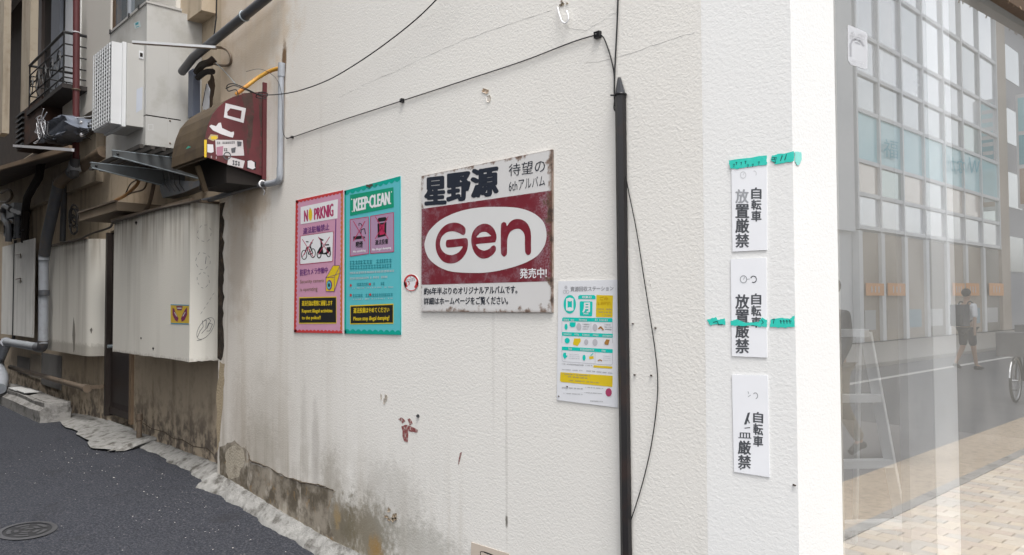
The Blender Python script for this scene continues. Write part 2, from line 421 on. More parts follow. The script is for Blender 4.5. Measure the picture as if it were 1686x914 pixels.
def flat(name, col, rough=.55, var=.05, **k): return mat(name, col, rough, var=var, vs_=10, **k)
T_black, T_white = flat('print_black', (.014, .014, .016)), flat('print_white', (.78, .78, .79))
T_pink, T_red, T_yel = flat('print_pink', (.60, .31, .43)), flat('print_red', (.55, .05, .05)), flat('print_yellow', (.72, .53, .02))
T_cyan, T_teal, T_green = flat('print_cyan', (.11, .50, .55)), flat('print_teal', (.0, .36, .28)), flat('print_green', (.005, .30, .17))
T_mauve, T_grey, T_crim = flat('print_mauve', (.42, .27, .40)), flat('print_grey', (.33, .33, .35)), flat('print_crimson', (.50, .03, .10))
T_olive, T_dteal, T_orange = flat('print_olive', (.16, .12, .05)), flat('print_dark_teal', (.03, .30, .36)), flat('print_orange', (.55, .16, .03))
T_mint, T_navy, T_lgrey = flat('print_mint', (.0, .56, .47)), flat('print_navy', (.02, .022, .035)), flat('print_light_grey', (.58, .58, .60))
T_brown = flat('print_brown', (.18, .09, .04)); T_purple = flat('print_purple', (.16, .05, .2))
# ================================================================ GROUND
def gz(x):
    P = [(-60, .17), (-12, .17), (-7.35, .165), (-6.06, .12), (-5.1, .04), (-4.3, -.02), (-3.2, -.03), (60, -.03)]
    for (a, za), (b, zb) in zip(P, P[1:]):
        if a <= x <= b:
            t = (x - a) / (b - a); return za + (zb - za) * t
    return P[0][1] if x < -60 else -.03
def asphalt_material():
    m = MC['asphalt']; g = G(m); b = m.node_tree.nodes['Principled BSDF']
    n = g.noise(1.1, 5); sp = g.noise(75, 2); c = g.mix(n, (.015, .018, .027), (.030, .034, .047))
    c = g.mix(g.rng(g.noise(70, 3, rough=.75), .42, .68), c, (.085, .086, .096))
    c = g.mix(g.rng(g.noise(60, 3, rough=.7), .56, .68), c, (.018, .018, .023))
    c = g.mix(g.rng(sp, .75, .79, 0, .6), c, (.30, .29, .27))
    c = g.mix(g.rng(g.noise(3.3, 5), .58, .75, 0, .6), c, (.024, .024, .029))
    m.node_tree.links.new(c, b.inputs['Base Color'])
asphalt_material()
g = MB(); xs = [-60, -40, -25, -16] + [-12 + .25 * i for i in range(37)] + [-2.4, -1.9, -.34]
ys = [-60, -20, -8, -4, -2, -.8, 0, .5, 1, 1.5, 1.9, 2.2, 2.6]
gv = [[g.b.verts.new((x, y, gz(x) - (.012 if 1.9 < y < 2.3 else 0) + rnd.uniform(-.006, .006))) for y in ys] for x in xs]
for i in range(len(xs) - 1):
    for j in range(len(ys) - 1): g.b.faces.new((gv[i][j], gv[i + 1][j], gv[i + 1][j + 1], gv[i][j + 1]))
road = g.build('alley_road', asph, smooth=True, face=Vector((0, 0, 1))); tag(road, 'dark blue grey asphalt of the narrow alley sloping up to the left', None, kind='structure')
tag(MB().box(-.30, 60, -60, 120, -.35, -.03).build('street_road', mat('worn_street_asphalt', (.13, .13, .135), .85, var=.25, vs_=2, bump=.6, bs=60)), 'grey asphalt street in front of the shop window', kind='structure')
tag(MB().box(-60, 60, -60, 120, -.60, -.36).build('ground', M_concd), 'ground under the town', kind='structure')
M_line = mat('road_paint', (.62, .61, .58), .7, var=.15, dirt=(.25, .25, .25), dscale=4)
tag(MB().box(3.7, 3.85, -40, 100, -.029, -.024).build('road_marking', M_line), 'white edge line painted along the street', kind='structure')
M_far = mat('pale_pavement', (.36, .34, .31), .85, var=.15)
tag(MB().box(5.0, 8.9, -40, 110, -.028, .06).build('far_pavement', M_far, bev=.01), 'pale pavement on the far side of the street', kind='structure')
M_gut = mat('tan_aggregate', (.42, .34, .25), .9, var=.3, vs_=25, dirt=(.16, .12, .09), dscale=20)
tag(MB().box(-.299, .36, -10, 30, -.028, -.022).build('gutter_strip', M_gut), 'tan aggregate strip beside the pavement edge', kind='structure')
# near pavement: bricks one by one where the window reflects them, mortar bed below
bed = MB().box(-1.29, -.305, 2.9, 12, -.2, -.005).build('near_pavement', mat('sand_joint', (.42, .37, .31), .9)); tag(bed, 'tan brick pavement in front of the shop window', kind='structure')
BR = [mat('paving_brick_' + n_, c_, .85, var=.12, vs_=20) for n_, c_ in (('tan', (.58, .50, .40)), ('buff', (.63, .56, .47)), ('rosy', (.56, .47, .39)), ('ashen', (.50, .46, .41)), ('sandy', (.62, .53, .42)))]
bm_ = [bpy.data.meshes.new('brick') for _ in BR]
for me, mt in zip(bm_, BR):
    q = MB().box(-.0975, .0975, -.048, .048, -.03, 0); bmesh.ops.bevel(q.b, geom=[e for e in q.b.edges if all(v.co.z > -.01 for v in e.verts)], offset=.004, segments=1, affect='EDGES'); q.b.to_mesh(me); me.materials.append(mt)
nb = 0; rest = MB()
for j in range(42, 91):
    for i in range(5):
        y = j * .1; x = -1.19 + i * .2 + (.1 if j % 2 else 0)
        if x > -.38: continue
        if y > 4.0 and nb < 235:
            o = bpy.data.objects.new('brick', bm_[rnd.randrange(5)]); COL.objects.link(o); o.parent = bed; o.location = (x, y, rnd.uniform(-.002, .002)); nb += 1
        else: rest.box(x - .0975, x + .0975, y - .048, y + .048, -.03, 0)
o = rest.build('paving_course', BR[0], bed); tag(o, kind='stuff')
ks = thing('kerb', 'pale concrete kerb along the brick pavement edge', 'kerb'); ks['kind'] = 'structure'
for k in range(9): MB().box(-.40, -.302, 3 + k * .9, 3.893 + k * .9, -.19, .004).build('kerb_stone', M_conc, ks, bev=.008)

# cement fillet between the wall foot and the alley
fil = MB(); FP = [(560, 930, 2.28), (500, 906, 2.26), (440, 882, 2.25), (395, 848, 2.25), (340, 800, 2.26), (300, 772, 2.3), (262, 752, 2.36), (235, 748, 2.36)]
sec = []
path = [(-3.6, .09, .06), (-4.3, .10, .07), (-4.8, .10, .07), (-5.3, .10, .075), (-5.7, .10, .08), (-6.1, .18, .07), (-6.6, .18, .06), (-7.2, .17, .04), (-7.8, .16, .03), (-8.4, .15, .01)]
pp = smooth_path([Vector(p) for p in path], 14)
for p in pp:
    x, wdt, hh = p; yw = WY + (.13 if x < -6.05 else 0); row = []; wo = .012 * math.sin(x * 9.3) + .008 * math.sin(x * 23 + 1) + rnd.uniform(-.004, .004)
    for k in range(8):
        t = k / 7; yy = yw - wdt * t + (wo if 0 < k else 0) + (rnd.uniform(-.003, .003) if k else 0)
        row.append(fil.b.verts.new((x, yy, gz(x) + hh * (1 - t) ** 1.3 + (.02 if 0 < k < 7 else 0) * (1 - t) + rnd.uniform(-.003, .003) + (-.02 if k == 7 else .006))))
    sec.append(row)
for a, b in zip(sec, sec[1:]):
    for k in range(7): fil.b.faces.new((a[k], a[k + 1], b[k + 1], b[k]))
M_fil = mat('pale_cement', (.29, .285, .27), .9, var=.45, vs_=22, bump=.6, bs=90, dirt=(.075, .068, .058), dscale=9, damt=.9)
tag(fil.build('cement_fillet', M_fil, smooth=True, face=Vector((0, -.3, 1))), 'rough pale cement strip between white wall foot and asphalt', kind='structure')
# step in front of the brown door and strip beyond
st = MB(); P = [(222, 734), (196, 742), (164, 738), (140, 722), (114, 702), (94, 684)]
row1 = [at(a, b, Z=gz(-8) + .01) for a, b in P]; row2 = [Vector((p.x - .1, 2.62, .22)) for p in row1]; row1[0].z -= .05; row2[0].z = .1; row1[-1].z -= .03; row2[-1].z = .16
jr = random.Random(11)
row1 = [p + Vector((jr.uniform(-.02, .02), jr.uniform(-.05, .03), 0)) for p in smooth_path(row1, 5)]; row2 = smooth_path(row2, 5)
K = 5; R_ = [[st.b.verts.new(a.lerp(b, t / K) + Vector((rnd.uniform(-.01, .01), rnd.uniform(-.01, .01), .02 * math.sin(math.pi * t / K / 1.3) + rnd.uniform(-.005, .005)))) for t in range(K + 1)] for a, b in zip(row1, row2)]
for a, b in zip(R_, R_[1:]):
    for k in range(K): st.b.faces.new((a[k], a[k + 1], b[k + 1], b[k]))
tag(st.build('door_step', M_fil, smooth=True, face=Vector((0, 0, 1))), 'lumpy pale cement ramp in front of the dark brown door', kind='structure')
# pebbles, chips of paint and litter specks
gr = MB(); r3 = random.Random(3)
for _ in range(260):
    x = r3.uniform(-8.5, -3.6); y = 2.25 - abs(r3.gauss(0, .45)); s_ = r3.uniform(.002, .006)
    if y < .3: continue
    c = Vector((x, y, gz(x) + .008)); q = [c + Vector((r3.uniform(-1, 1), r3.uniform(-1, 1), r3.uniform(0, .7))) * s_ * 1.5 for _ in range(4)]
    for f in ((0, 1, 2), (0, 1, 3), (1, 2, 3), (0, 2, 3)): gr.face([q[i] for i in f])
tag(gr.build('grit', mat('pale_grit', (.55, .53, .5), .9)), 'pale grit and paint flakes scattered on the asphalt', kind='stuff')
# manhole
mh = at(45, 874, Z=gz(-5.6) + .006); mc = thing('manhole_cover', 'small round iron manhole cover set in the alley asphalt', 'manhole cover', mh)
M_mh = mat('worn_iron', (.10, .10, .105), .5, .4, var=.25)
sl_ = Vector((-(gz(mh.x + .2) - gz(mh.x - .2)) / .4, 0, 1)).normalized()
Mh = sl_.to_track_quat('Z', 'Y').to_matrix()
def mhp(r, a, z=0): return mh + Mh @ Vector((r * math.cos(a), r * math.sin(a), z))
q = MB()
for i in range(32):
    a, b = 2 * math.pi * i / 32, 2 * math.pi * (i + 1) / 32
    q.face([mhp(.165, a, .004), mhp(.165, b, .004), mhp(.135, b, .006), mhp(.135, a, .006)])
q.build('rim', M_mh, mc, face=Vector((0, 0, 1)))
q = MB().face([mhp(.133, 2 * math.pi * i / 32, .001) for i in range(32)]); q.build('lid', mat('dark_iron', (.03, .03, .032), .6), mc, face=Vector((0, 0, 1)))
q = MB()
for rr_ in (.10, .06, .025):
    k = 5 if rr_ > .03 else 2
    for j in range(k):
        for i in range(5):
            a = 2 * math.pi * j / k + i * (5 / k) * .2; b = a + (5 / k) * .2
            if i == 4: break
            q.face([mhp(rr_ + .012, a, .005), mhp(rr_ + .012, b, .005), mhp(rr_ - .012, b, .005), mhp(rr_ - .012, a, .005)])
q.build('tread_pattern', M_mh, mc, face=Vector((0, 0, 1)))

# ================================================================ WHITE BUILDING
wb = thing('white_building', 'white stucco corner building carrying the signs, its long wall along the alley', 'building')
XL = -6.02; TOP = 7.5
MB().box(XL, CREASE.x, WY, WY + .35, -.3, TOP).build('wall', white, wb)
n_ = SIDE.n; a = Vector((CREASE.x + .0005, WY - .0003, 0)); b = CORNER.copy()
q = MB().prism([a, b, Vector((b.x, 2.846, 0)), Vector((a.x, 2.846, 0))], (0, 0, TOP)); o = q.build('corner_panel', panelw, wb); o.location.z = -.3
tag(o, 'clean white corner panel carrying three narrow notices')
# joint at the crease: raised rounded bead
# street side above the shop window and roof
MB().box(-1.6, CORNER.x - .002, 2.85, 9, 3.75, 4.6).build('street_wall', panelw, wb)
MB().box(-20, -6.05, 2.55, 9, TOP + .002, TOP + .2).build('roof', M_concd, wb)

# fine cracks
crk = [[(596, 141), (650, 118), (720, 84), (780, 60), (830, 42), (880, 26), (915, 14)], [(960, 105), (1010, 97), (1060, 80), (1120, 60), (1150, 52)], [(930, 45), (965, 50), (1000, 28), (1020, 18)], [(560, 160), (596, 141)]]
for c_ in crk:
    pts = []
    for (x0, y0), (x1, y1) in zip(c_, c_[1:]):
        for k in range(6): t = k / 6; pts.append(MAIN.pt(x0 + (x1 - x0) * t + rnd.uniform(-1, 1), y0 + (y1 - y0) * t + rnd.uniform(-1, 1), .0))
    MB().tube(pts, .0013, 5, rr=[rnd.uniform(.0003, .0013) for _ in pts]).build('crack', mat('crack_shadow', (.54, .53, .51), .9, var=.3), wb)
# seam where the brown stain runs down at the left end
def jag(pts, amp, k=6, seed=1):
    r = random.Random(seed); out = []; n = len(pts)
    for i in range(n):
        (x0, y0), (x1, y1) = pts[i], pts[(i + 1) % n]
        for j in range(k):
            t = j / k; out.append((x0 + (x1 - x0) * t + r.uniform(-amp, amp), y0 + (y1 - y0) * t + r.uniform(-amp, amp)))
    return out
p_ = jag([(361, 735), (385, 726), (402, 738), (412, 762), (440, 770), (470, 786), (500, 795), (530, 800), (552, 808), (545, 822), (540, 862), (556, 900), (560, 935), (500, 925), (440, 884), (395, 850), (363, 822)], 1.6, 5, 5)
Print(MAIN, .0025).poly(p_).build('bare_patch', stucco_material('mottled_mortar', (.33, .29, .235), 'patch'), wb)
p_ = jag([(372, 742), (388, 730), (400, 738), (403, 762), (392, 785), (376, 790), (371, 765)], 1.5, 4, 6)
Print(MAIN, .0035).poly(p_).build('bare_patch', mat('cream_plaster', (.44, .39, .31), .9, var=.25, bump=.8, vs_=14, dirt=(.2, .17, .13), dscale=9, damt=.7), wb)
lip = [(404, 735), (413, 760), (440, 769), (470, 785), (500, 794), (530, 799), (552, 808)]
pts = [MAIN.pt(x + rnd.uniform(-1.5, 1.5), y + rnd.uniform(-1.5, 1.5), .004) for (x, y) in jag(lip, 1, 5, 2)[:-5]]
MB().tube(pts, .004, 6, rr=[rnd.uniform(.001, .006) for _ in pts]).build('crack', mat('crack_dark', (.09, .07, .05), .95), wb)
# dark open seam at the left end
p_ = [(362, 335), (371, 333)] + [(368 + rnd.uniform(-2, 2), y) for y in range(345, 590, 9)] + [(364, 594)] + [(358, 590), (359, 460)]
Print(MAIN, .002).poly(p_).build('seam', mat('seam_black', (.022, .015, .01), .95, var=.4, bump=.8, dirt=(.12, .08, .05), dscale=22), wb)
p_ = jag([(362, 596), (370, 600), (368, 640), (362, 720), (357, 745), (357, 640)], 1.2, 5, 4)
Print(MAIN, .002).poly(p_).build('bare_patch', mat('tan_plaster', (.42, .34, .23), .95, var=.3, bump=.6), wb)
# chipped spots
def chip(cx, cy, rx, ry, seed, cols=((.42, .29, .17), (.76, .76, .76))):
    r = random.Random(seed); A = [(cx + rx * math.cos(t / 14 * 6.283) * r.uniform(.6, 1.25), cy + ry * math.sin(t / 14 * 6.283) * r.uniform(.6, 1.25)) for t in range(14)]
    ctr = MAIN.pt(cx, cy, -.0); q = MB(); ou = [MAIN.pt(*p, .004) for p in A]; inn = [MAIN.pt(cx + (p[0] - cx) * .7, cy + (p[1] - cy) * .7, .0012) for p in A]
    for i in range(14): j = (i + 1) % 14; q.face([ou[i], ou[j], inn[j], inn[i]])
    q.sheet([inn]); q.build('chip', mat('chip_%d' % seed, cols[0], .95, var=.3, bump=.6, vs_=40, dirt=cols[1], dscale=60, damt=.8), wb, face=Vector((0, -1, 0)))
chip(799, 150, 6, 4.5, 21, ((.48, .36, .25), (.74, .73, .72))); chip(804, 163, 3.5, 7, 22, ((.62, .57, .5), (.74, .73, .72)))
rc_ = random.Random(12)
for (cx_, cy_, rx_, ry_, n_c, c1_, c2_) in ((643, 849, 11, 17, 9, (.36, .28, .19), (.62, .59, .53)), (927, 6, 10, 7, 6, (.40, .33, .24), (.66, .63, .58)), (632, 652, 6, 18, 6, (.55, .50, .43), (.66, .63, .58)), (1069, 466, 4, 5, 2, (.3, .28, .26), (.6, .6, .6))):
    for k in range(n_c):
        a_ = rc_.uniform(0, 6.28); q_ = rc_.random() ** .6
        chip(cx_ + rx_ * .8 * q_ * math.cos(a_), cy_ + ry_ * .8 * q_ * math.sin(a_), rx_ * rc_.uniform(.16, .34), ry_ * rc_.uniform(.14, .3), 100 + int(cx_) + k, (c1_, c2_))
# small marks: hooks, screw stubs
for (x, y) in ((1041, 533), (1044, 617), (1078, 540), (1071, 618), (1306, 798), (933, 636), (919, 652)):
    p = MAIN.pt(x, y) if x < 1160 else SIDE.pt(x, y)
    MB().cyl(p, p + Vector((.012, -.008, 0)), .003, 6).build('screw_stub', mat('rusty_screw', (.07, .055, .045), .7), wb)
tag(MB().cyl(MAIN.pt(688, 685), MAIN.pt(688, 685, .008), .009, 12).build('wall_plug', M_black, wb), 'small black plug in the wall below the signs')
rp = Print(MAIN, .0015)
for s_ in ([(656, 690), (662, 687), (667, 694), (662, 697)], [(671, 690), (676, 689), (679, 698), (674, 700)], [(661, 702), (670, 699), (688, 708), (686, 713), (672, 710), (671, 728), (664, 726)], ):
    rp.poly(jag(s_, .8, 3, 3))
rp.poly(jag([(757, 746), (760, 745), (756, 764), (754, 766)], .5, 3, 8))
rp.build('paint_mark', mat('dull_red_paint', (.22, .06, .06), .8, var=.4, dirt=(.6, .55, .5), dscale=60, damt=.9), wb)
# pilaster face towards the street is the corner panel's own side; hook of old white wire
q = smooth_path([MAIN.pt(918, 12, .01), MAIN.pt(921, 24, .015), MAIN.pt(926, 36, .02), MAIN.pt(933, 37, .02), MAIN.pt(936, 28, .02), MAIN.pt(933, 18, .012)], 5)
tag(MB().tube(q, .0035, 8).build('old_wire', T_white, smooth=True), 'short hooked white wire sticking out of a chipped hole at the top', 'wire')

# ================================================================ SHOP WINDOW and interior
Y0, Y1 = 2.86, 9.0
sw = thing('shop_window', 'large reflecting shop window at the street corner with pale upright post', 'shop window')
gm = bpy.data.materials.new('shop_glass'); gm.use_nodes = True; N, L = gm.node_tree.nodes, gm.node_tree.links; N.clear()
out = N.new('ShaderNodeOutputMaterial'); mx = N.new('ShaderNodeMixShader'); tr = N.new('ShaderNodeBsdfTransparent'); gl = N.new('ShaderNodeBsdfGlossy')
tr.inputs[0].default_value = (.96, .97, .97, 1); gl.inputs[0].default_value = (1, 1, 1, 1); gl.inputs['Roughness'].default_value = .004
lw = N.new('ShaderNodeFresnel'); lw.inputs[0].default_value = 1.9
mr = N.new('ShaderNodeMapRange'); mr.inputs[1].default_value = .0; mr.inputs[2].default_value = .5; mr.inputs[3].default_value = .40; mr.inputs[4].default_value = .64
L.new(lw.outputs[0], mr.inputs[0]); L.new(mr.outputs[0], mx.inputs[0]); L.new(tr.outputs[0], mx.inputs[1]); L.new(gl.outputs[0], mx.inputs[2]); df = N.new('ShaderNodeBsdfDiffuse'); df.inputs[0].default_value = (.84, .82, .78, 1)
mx2 = N.new('ShaderNodeMixShader'); tc = N.new('ShaderNodeNewGeometry'); ns = N.new('ShaderNodeTexNoise'); ns.inputs['Scale'].default_value = 3.0; ns.inputs['Detail'].default_value = 6
mr2 = N.new('ShaderNodeMapRange'); mr2.inputs[1].default_value = .3; mr2.inputs[2].default_value = .7; mr2.inputs[3].default_value = .06; mr2.inputs[4].default_value = .14     # pale haze over the pane, mixed in as a diffuse veil
L.new(tc.outputs['Position'], ns.inputs['Vector']); L.new(ns.outputs['Fac'], mr2.inputs[0]); L.new(mr2.outputs[0], mx2.inputs[0])
L.new(mx.outputs[0], mx2.inputs[1]); L.new(df.outputs[0], mx2.inputs[2]); L.new(mx2.outputs[0], out.inputs[0])
MB().face([(GX, Y0 - .01, .0), (GX, Y1, .0), (GX, Y1, 3.74), (GX, Y0 - .01, 3.74)]).build('glass_pane', gm, sw, face=Vector((1, 0, 0)))
MB().box(GX - .05, GX - .012, Y0, Y1, -.03, .06).build('bottom_rail', M_acw, sw, bev=.004)
M_in = mat('interior_grey', (.25, .25, .235), .8, var=.05)
room = thing('shop_interior', 'pale empty room behind the shop window', 'room'); room['kind'] = 'structure'  # no ceiling: left open above so daylight brightens the inside
MB().box(-6, GX - .06, Y0 + .012, 10, -.2, .0).build('floor', mat('interior_floor', (.20, .19, .175), .7), room)
MB().box(-6.1, -6.0, Y0, 10, 0, 9.5).build('wall', M_in, room)
MB().box(-6, -1.31, 9.9, 10, 0, 9.5).build('wall', M_in, room)
MB().box(-5.99, -1.65, 2.851, 2.87, .001, 3.59).build('wall', M_in, room)
pa = at(1533, 500, X=GX - .035); pb = at(1573, 500, X=GX - .035); pc = at(1491, 500, Y=pa.y + .012)
qa, qb = at(1535, 500, X=GX - .012), at(1573, 500, X=GX - .012); qc = at(1493, 500, X=GX - .012)
MB().box(GX - .05, GX - .012, qa.y + .001, qb.y, .062, 3.73).build('mullion', mat('mullion_white', (.88, .89, .90), .5, var=.03), sw, bev=.003)
MB().box(GX - .05, GX - .014, qc.y, qa.y - .001, .062, 3.73).build('mullion', mat('mullion_shaded_side', (.50, .51, .52), .5, var=.06, dirt=(.42, .42, .42), dscale=5, damt=.6), sw, bev=.003)  # shaded side of the white post, its shade put into the grey
# vertical frame at the left edge of the glass
MB().box(GX - .045, GX - .012, Y0 + .014, Y0 + .06, .06, 3.6).build('frame', mat('cream_frame', (.6, .56, .5), .6), sw)
# stepladder
sl2 = thing('stepladder', 'white metal stepladder standing inside behind the shop window', 'stepladder')
M_lad = mat('white_aluminium', (.88, .89, .90), .4, var=.04)
foot = at(1492, 905, Z=.01); Dl = (foot - CAM).dot(fw)
def lp(x, y, dd=0): return CAM + ray(x, y) * (Dl + dd)
top = lp(1426, 548); 
side = Vector((-.28, -.36, 0)); back = Vector((-.42, .18, 0))
def G0(v): return Vector((v.x, v.y, max(v.z, .005)))
MB().bar(top, foot, .03, .06, (1, 0, 0)).build('leg', M_lad, sl2, bev=.004)
MB().bar(top + side * .75, G0(foot + side), .05, .022, (1, 0, 0)).build('leg', M_lad, sl2, bev=.004)
bt, bf = lp(1415, 552), Vector((lp(1440, 880).x, lp(1440, 880).y, .01)) + back * .35
MB().bar(bt, bf, .035, .02, (1, 0, 0)).build('leg', M_lad, sl2, bev=.004)
MB().bar(bt + side * .7, G0(bf + side), .035, .02, (1, 0, 0)).build('leg', M_lad, sl2, bev=.004)
for k, t in enumerate((0.0, .30, .60, .88)):
    a = top.lerp(foot, t); b = (top + side * .75).lerp(foot + side, t)
    MB().bar(a, b, .07, .045).build('tread', M_lad, sl2, bev=.004)
# round pvc sticker on the glass
stk = thing('window_sticker', 'rounded white sticker with grey arch print on the shop glass', 'sticker'); GP = Plane((GX, 0, 0), (1, 0, 0))
z_ = zoomf(1390, 30, 10.15)
q = [z_(62, 130), z_(80, 112), z_(360, 235), z_(385, 270), z_(388, 840), z_(350, 850), z_(110, 775), z_(65, 700)]
sf = flat('sticker_film', (.72, .73, .76)); sf.node_tree.nodes['Principled BSDF'].inputs['Alpha'].default_value = .6
slab(GP, q, .0008, 'sheet', sf, stk, .001)
s_ = Print(GP, .0024); pts = [z_(110, 640), z_(108, 430), z_(140, 365), z_(190, 348), z_(245, 370), z_(290, 410), z_(335, 465)]
s_.line(pts, 2.6); s_.line([z_(185, 405), z_(225, 412), z_(262, 440)], 1.6); s_.build('arch', T_grey, stk)
s_ = Print(GP, .0024)
for k in range(3): s_.scribble(*z_(100, 215 + k * 48), *z_(350, 245 + k * 48), sl=7, seed=k + 40)
for k in range(2): s_.scribble(*z_(110, 690 + k * 45), *z_(340, 712 + k * 45), sl=6, seed=k + 50)
s_.build('small_print', T_lgrey, stk)
# eave board seen top right
a, b = at(1635, -12, X=-1.22), at(1715, 40, X=-1.22)
ev = thing('canopy', 'dark brown canopy edge jutting over the pavement at top right', 'canopy')
d_ = (b - a).normalized(); a2, b2 = a - d_ * .12, b + d_ * 1.5
MB().bar(a2 + Vector((-.03, 0, .07)), b2 + Vector((-.03, 0, .07)), .06, .12).build('edge_board', M_wood, ev, bev=.012)
MB().bar(a2 + Vector((-.035, 0, .165)), b2 + Vector((-.035, 0, .165)), .09, .06).build('cover_board', M_trim, ev, bev=.01)
rr = random.Random(5); q = MB()
for k in range(26):
    p = a2.lerp(b2, k / 25) + Vector((0, rr.uniform(-.03, .03), .02)); q.tube([p, p + Vector((rr.uniform(-.01, .01), 0, -rr.uniform(.01, .025)))], .004, 5)
q.build('torn_fringe', M_trim, ev)

# ================================================================ STREET SIDE OPPOSITE (seen only in the glass)
FX = 9.0; XV = 2 * GX - FX
M_fac = mat('grey_cladding', (.74, .75, .76), .6, var=.08); M_mul = mat('pale_mullion', (.72, .73, .74), .45, .1)
ob = thing('glass_fronted_building', 'grey office block across the street with tall glazed front', 'building', (FX, 30, 0))
vx = [1408, 1445, 1483, 1518, 1552, 1582.6, 1611.5, 1640]
VY = [mirror_at(x, 200, Xv=XV).y for x in vx]
HZ = [mirror_at(1480, y, Xv=XV).z for y in (383, 333, 283, 207, 151, 92)] + [13.2, 15.6, 18]
wz = HZ[0]
MB().box(FX + .15, FX + 10, 3, VY[-1] + 1.6, .07, 19).build('wall', M_fac, ob)
MB().box(FX - .05, FX + .145, 3, VY[0] - .25, wz - .2, 19).build('wall_panel', M_fac, ob)
MB().box(FX - .05, FX + .145, VY[-1] + .2, VY[-1] + 1.6, .08, 19).build('pilaster', mat('buff_tile', (.5, .43, .36), .7), ob)
def glassy(n, c, ro=.08, sp=.9, me_=.35):
    m = mat(n, c, ro, me_, var=.1, vs_=2, spec=sp); m.node_tree.nodes['Principled BSDF'].inputs['Coat Weight'].default_value = .8; m.node_tree.nodes['Principled BSDF'].inputs['Coat Roughness'].default_value = .03; return m
PG = [glassy('pane_grey', (.60, .63, .64), .05, .9, .8), glassy('pane_pale', (.82, .84, .86), .06, .9, .6), glassy('pane_green', (.50, .60, .57), .05, .9, .7), glassy('pane_white', (.9, .91, .92), .04, .9, .95), glassy('pane_tan', (.74, .66, .58))]
PB = glassy('banner_blue', (.42, .74, .80), .3, .4, 0)
for i in range(7):
    for j in range(8):
        k = {0: 1, 1: rnd.choice([0, 4, 2]), 2: 9, 3: rnd.choice([0, 2, 0]), 4: 1, 5: rnd.choice([1, 3, 0])}.get(j, 3)
        mt = PB if k == 9 else PG[k]
        MB().box(FX + .02, FX + .05, VY[i] + .06, VY[i + 1] - .06, HZ[j] + .06, HZ[j + 1] - .06).build('pane', mt, ob)
for i in range(8): MB().box(FX - .08, FX + .06, VY[i] - .06, VY[i] + .06, HZ[0] - .1, 18).build('mullion', M_mul, ob)
for j in range(9): MB().box(FX - .06, FX + .055, VY[0] + .065, VY[-1] - .065, HZ[j] - .07, HZ[j] + .07).build('transom', M_mul, ob)
# writing on the banner reads backwards in the glass
BP = Plane((XV, 0, 0), (1, 0, 0))
def mirrored(print_, name, m, parent):
    me = print_.m
    for v in me.b.verts: v.co.x = 2 * GX - v.co.x
    return me.build(name, m, parent, fix=False, face=Vector((-1, 0, 0)))
s_ = Print(BP, .09); s_.text('なが', [(1560, 255), (1588, 261), (1588, 287), (1560, 281)], .01, mirror=True)
s_.line([(1596, 259), (1600, 285), (1605, 264), (1608, 284), (1613, 264)], 1.6)
s_.text('福', [(1455, 228), (1479, 233), (1479, 263), (1455, 258)])
mirrored(s_, 'lettering', flat('banner_letters', (.10, .42, .52)), ob)
# ground floor: piers, shop doors, orange sign boards
M_shop = mat('shop_dark', (.22, .20, .17), .4, var=.3); M_tanp = mat('shop_tan', (.42, .36, .29), .6, var=.2)
for i in range(7):
    MB().box(FX + .02, FX + .14, VY[i] + .2, VY[i + 1] - .1, .09, wz - .15).build('shop_front', [M_shop, M_tanp, M_fac][rnd.randrange(3)], ob)
    MB().box(FX - .1, FX + .14, VY[i] - .12, VY[i] + .19, .09, wz - .14).build('pier', M_fac, ob)
    MB().box(FX - .0, FX + .018, VY[i] + .5, VY[i + 1] - .5, .5, 1.2).build('poster', mat('shop_poster_%d' % (i % 3), [(.5, .5, .5), (.4, .35, .3), (.3, .4, .45)][i % 3]), ob)
MO = flat('orange_panel', (.75, .36, .13)); 
for (x0, x1) in ((1425, 1455), (1461, 1490), (1568, 1588), (1590, 1612), (1628, 1652)):
    pa_, pb_ = mirror_at(x0, 466, Xv=XV - .1 + .2), mirror_at(x1, 487, Xv=XV + .1)
    MB().box(FX - .12, FX - .101, pa_.y, pb_.y, pb_.z, pa_.z).build('sign_panel', MO, ob)
    y0_, y1_ = pa_.y, pb_.y; zc = (pa_.z + pb_.z) / 2; h_ = (pa_.z - pb_.z)
    q = MB(); 
    for t in (.3, .5, .7): q.box(FX - .126, FX - .121, y0_ + (y1_ - y0_) * t - .04, y0_ + (y1_ - y0_) * t + .04, zc - h_ * .25, zc + h_ * .25)
    q.build('sign_lettering', T_lgrey, ob)
# second building further along
gb = thing('grey_building', 'dark grey building further along the street with stacked signboards', 'building', (FX, 50, 0))
y0 = mirror_at(1650, 200, Xv=XV).y; zt = mirror_at(1655, 28, Xv=XV).z
MB().box(FX + .1, FX + 9, y0, y0 + 22, .07, zt).build('wall', mat('grey_render', (.42, .42, .44), .8), gb)
MB().box(FX - .25, FX + 9, y0 - .2, y0 + 22, zt + .002, zt + .7).build('eaves', M_mul, gb)
for j in range(4): 
    for i in range(4): MB().box(FX + .06, FX + .098, y0 + 1 + i * 3.5, y0 + 3.4 + i * 3.5, 3 + j * 3.3, 4.8 + j * 3.3).build('window', PG[i % 3], gb)
sb = thing('projecting_signboard', 'tall blue and white signboard projecting from the grey building', 'signboard', (FX, y0, 0))
MB().box(FX - 1.6, FX - .3, y0 + 1.2, y0 + 1.5, 6.2, 12).build('board', T_white, sb)
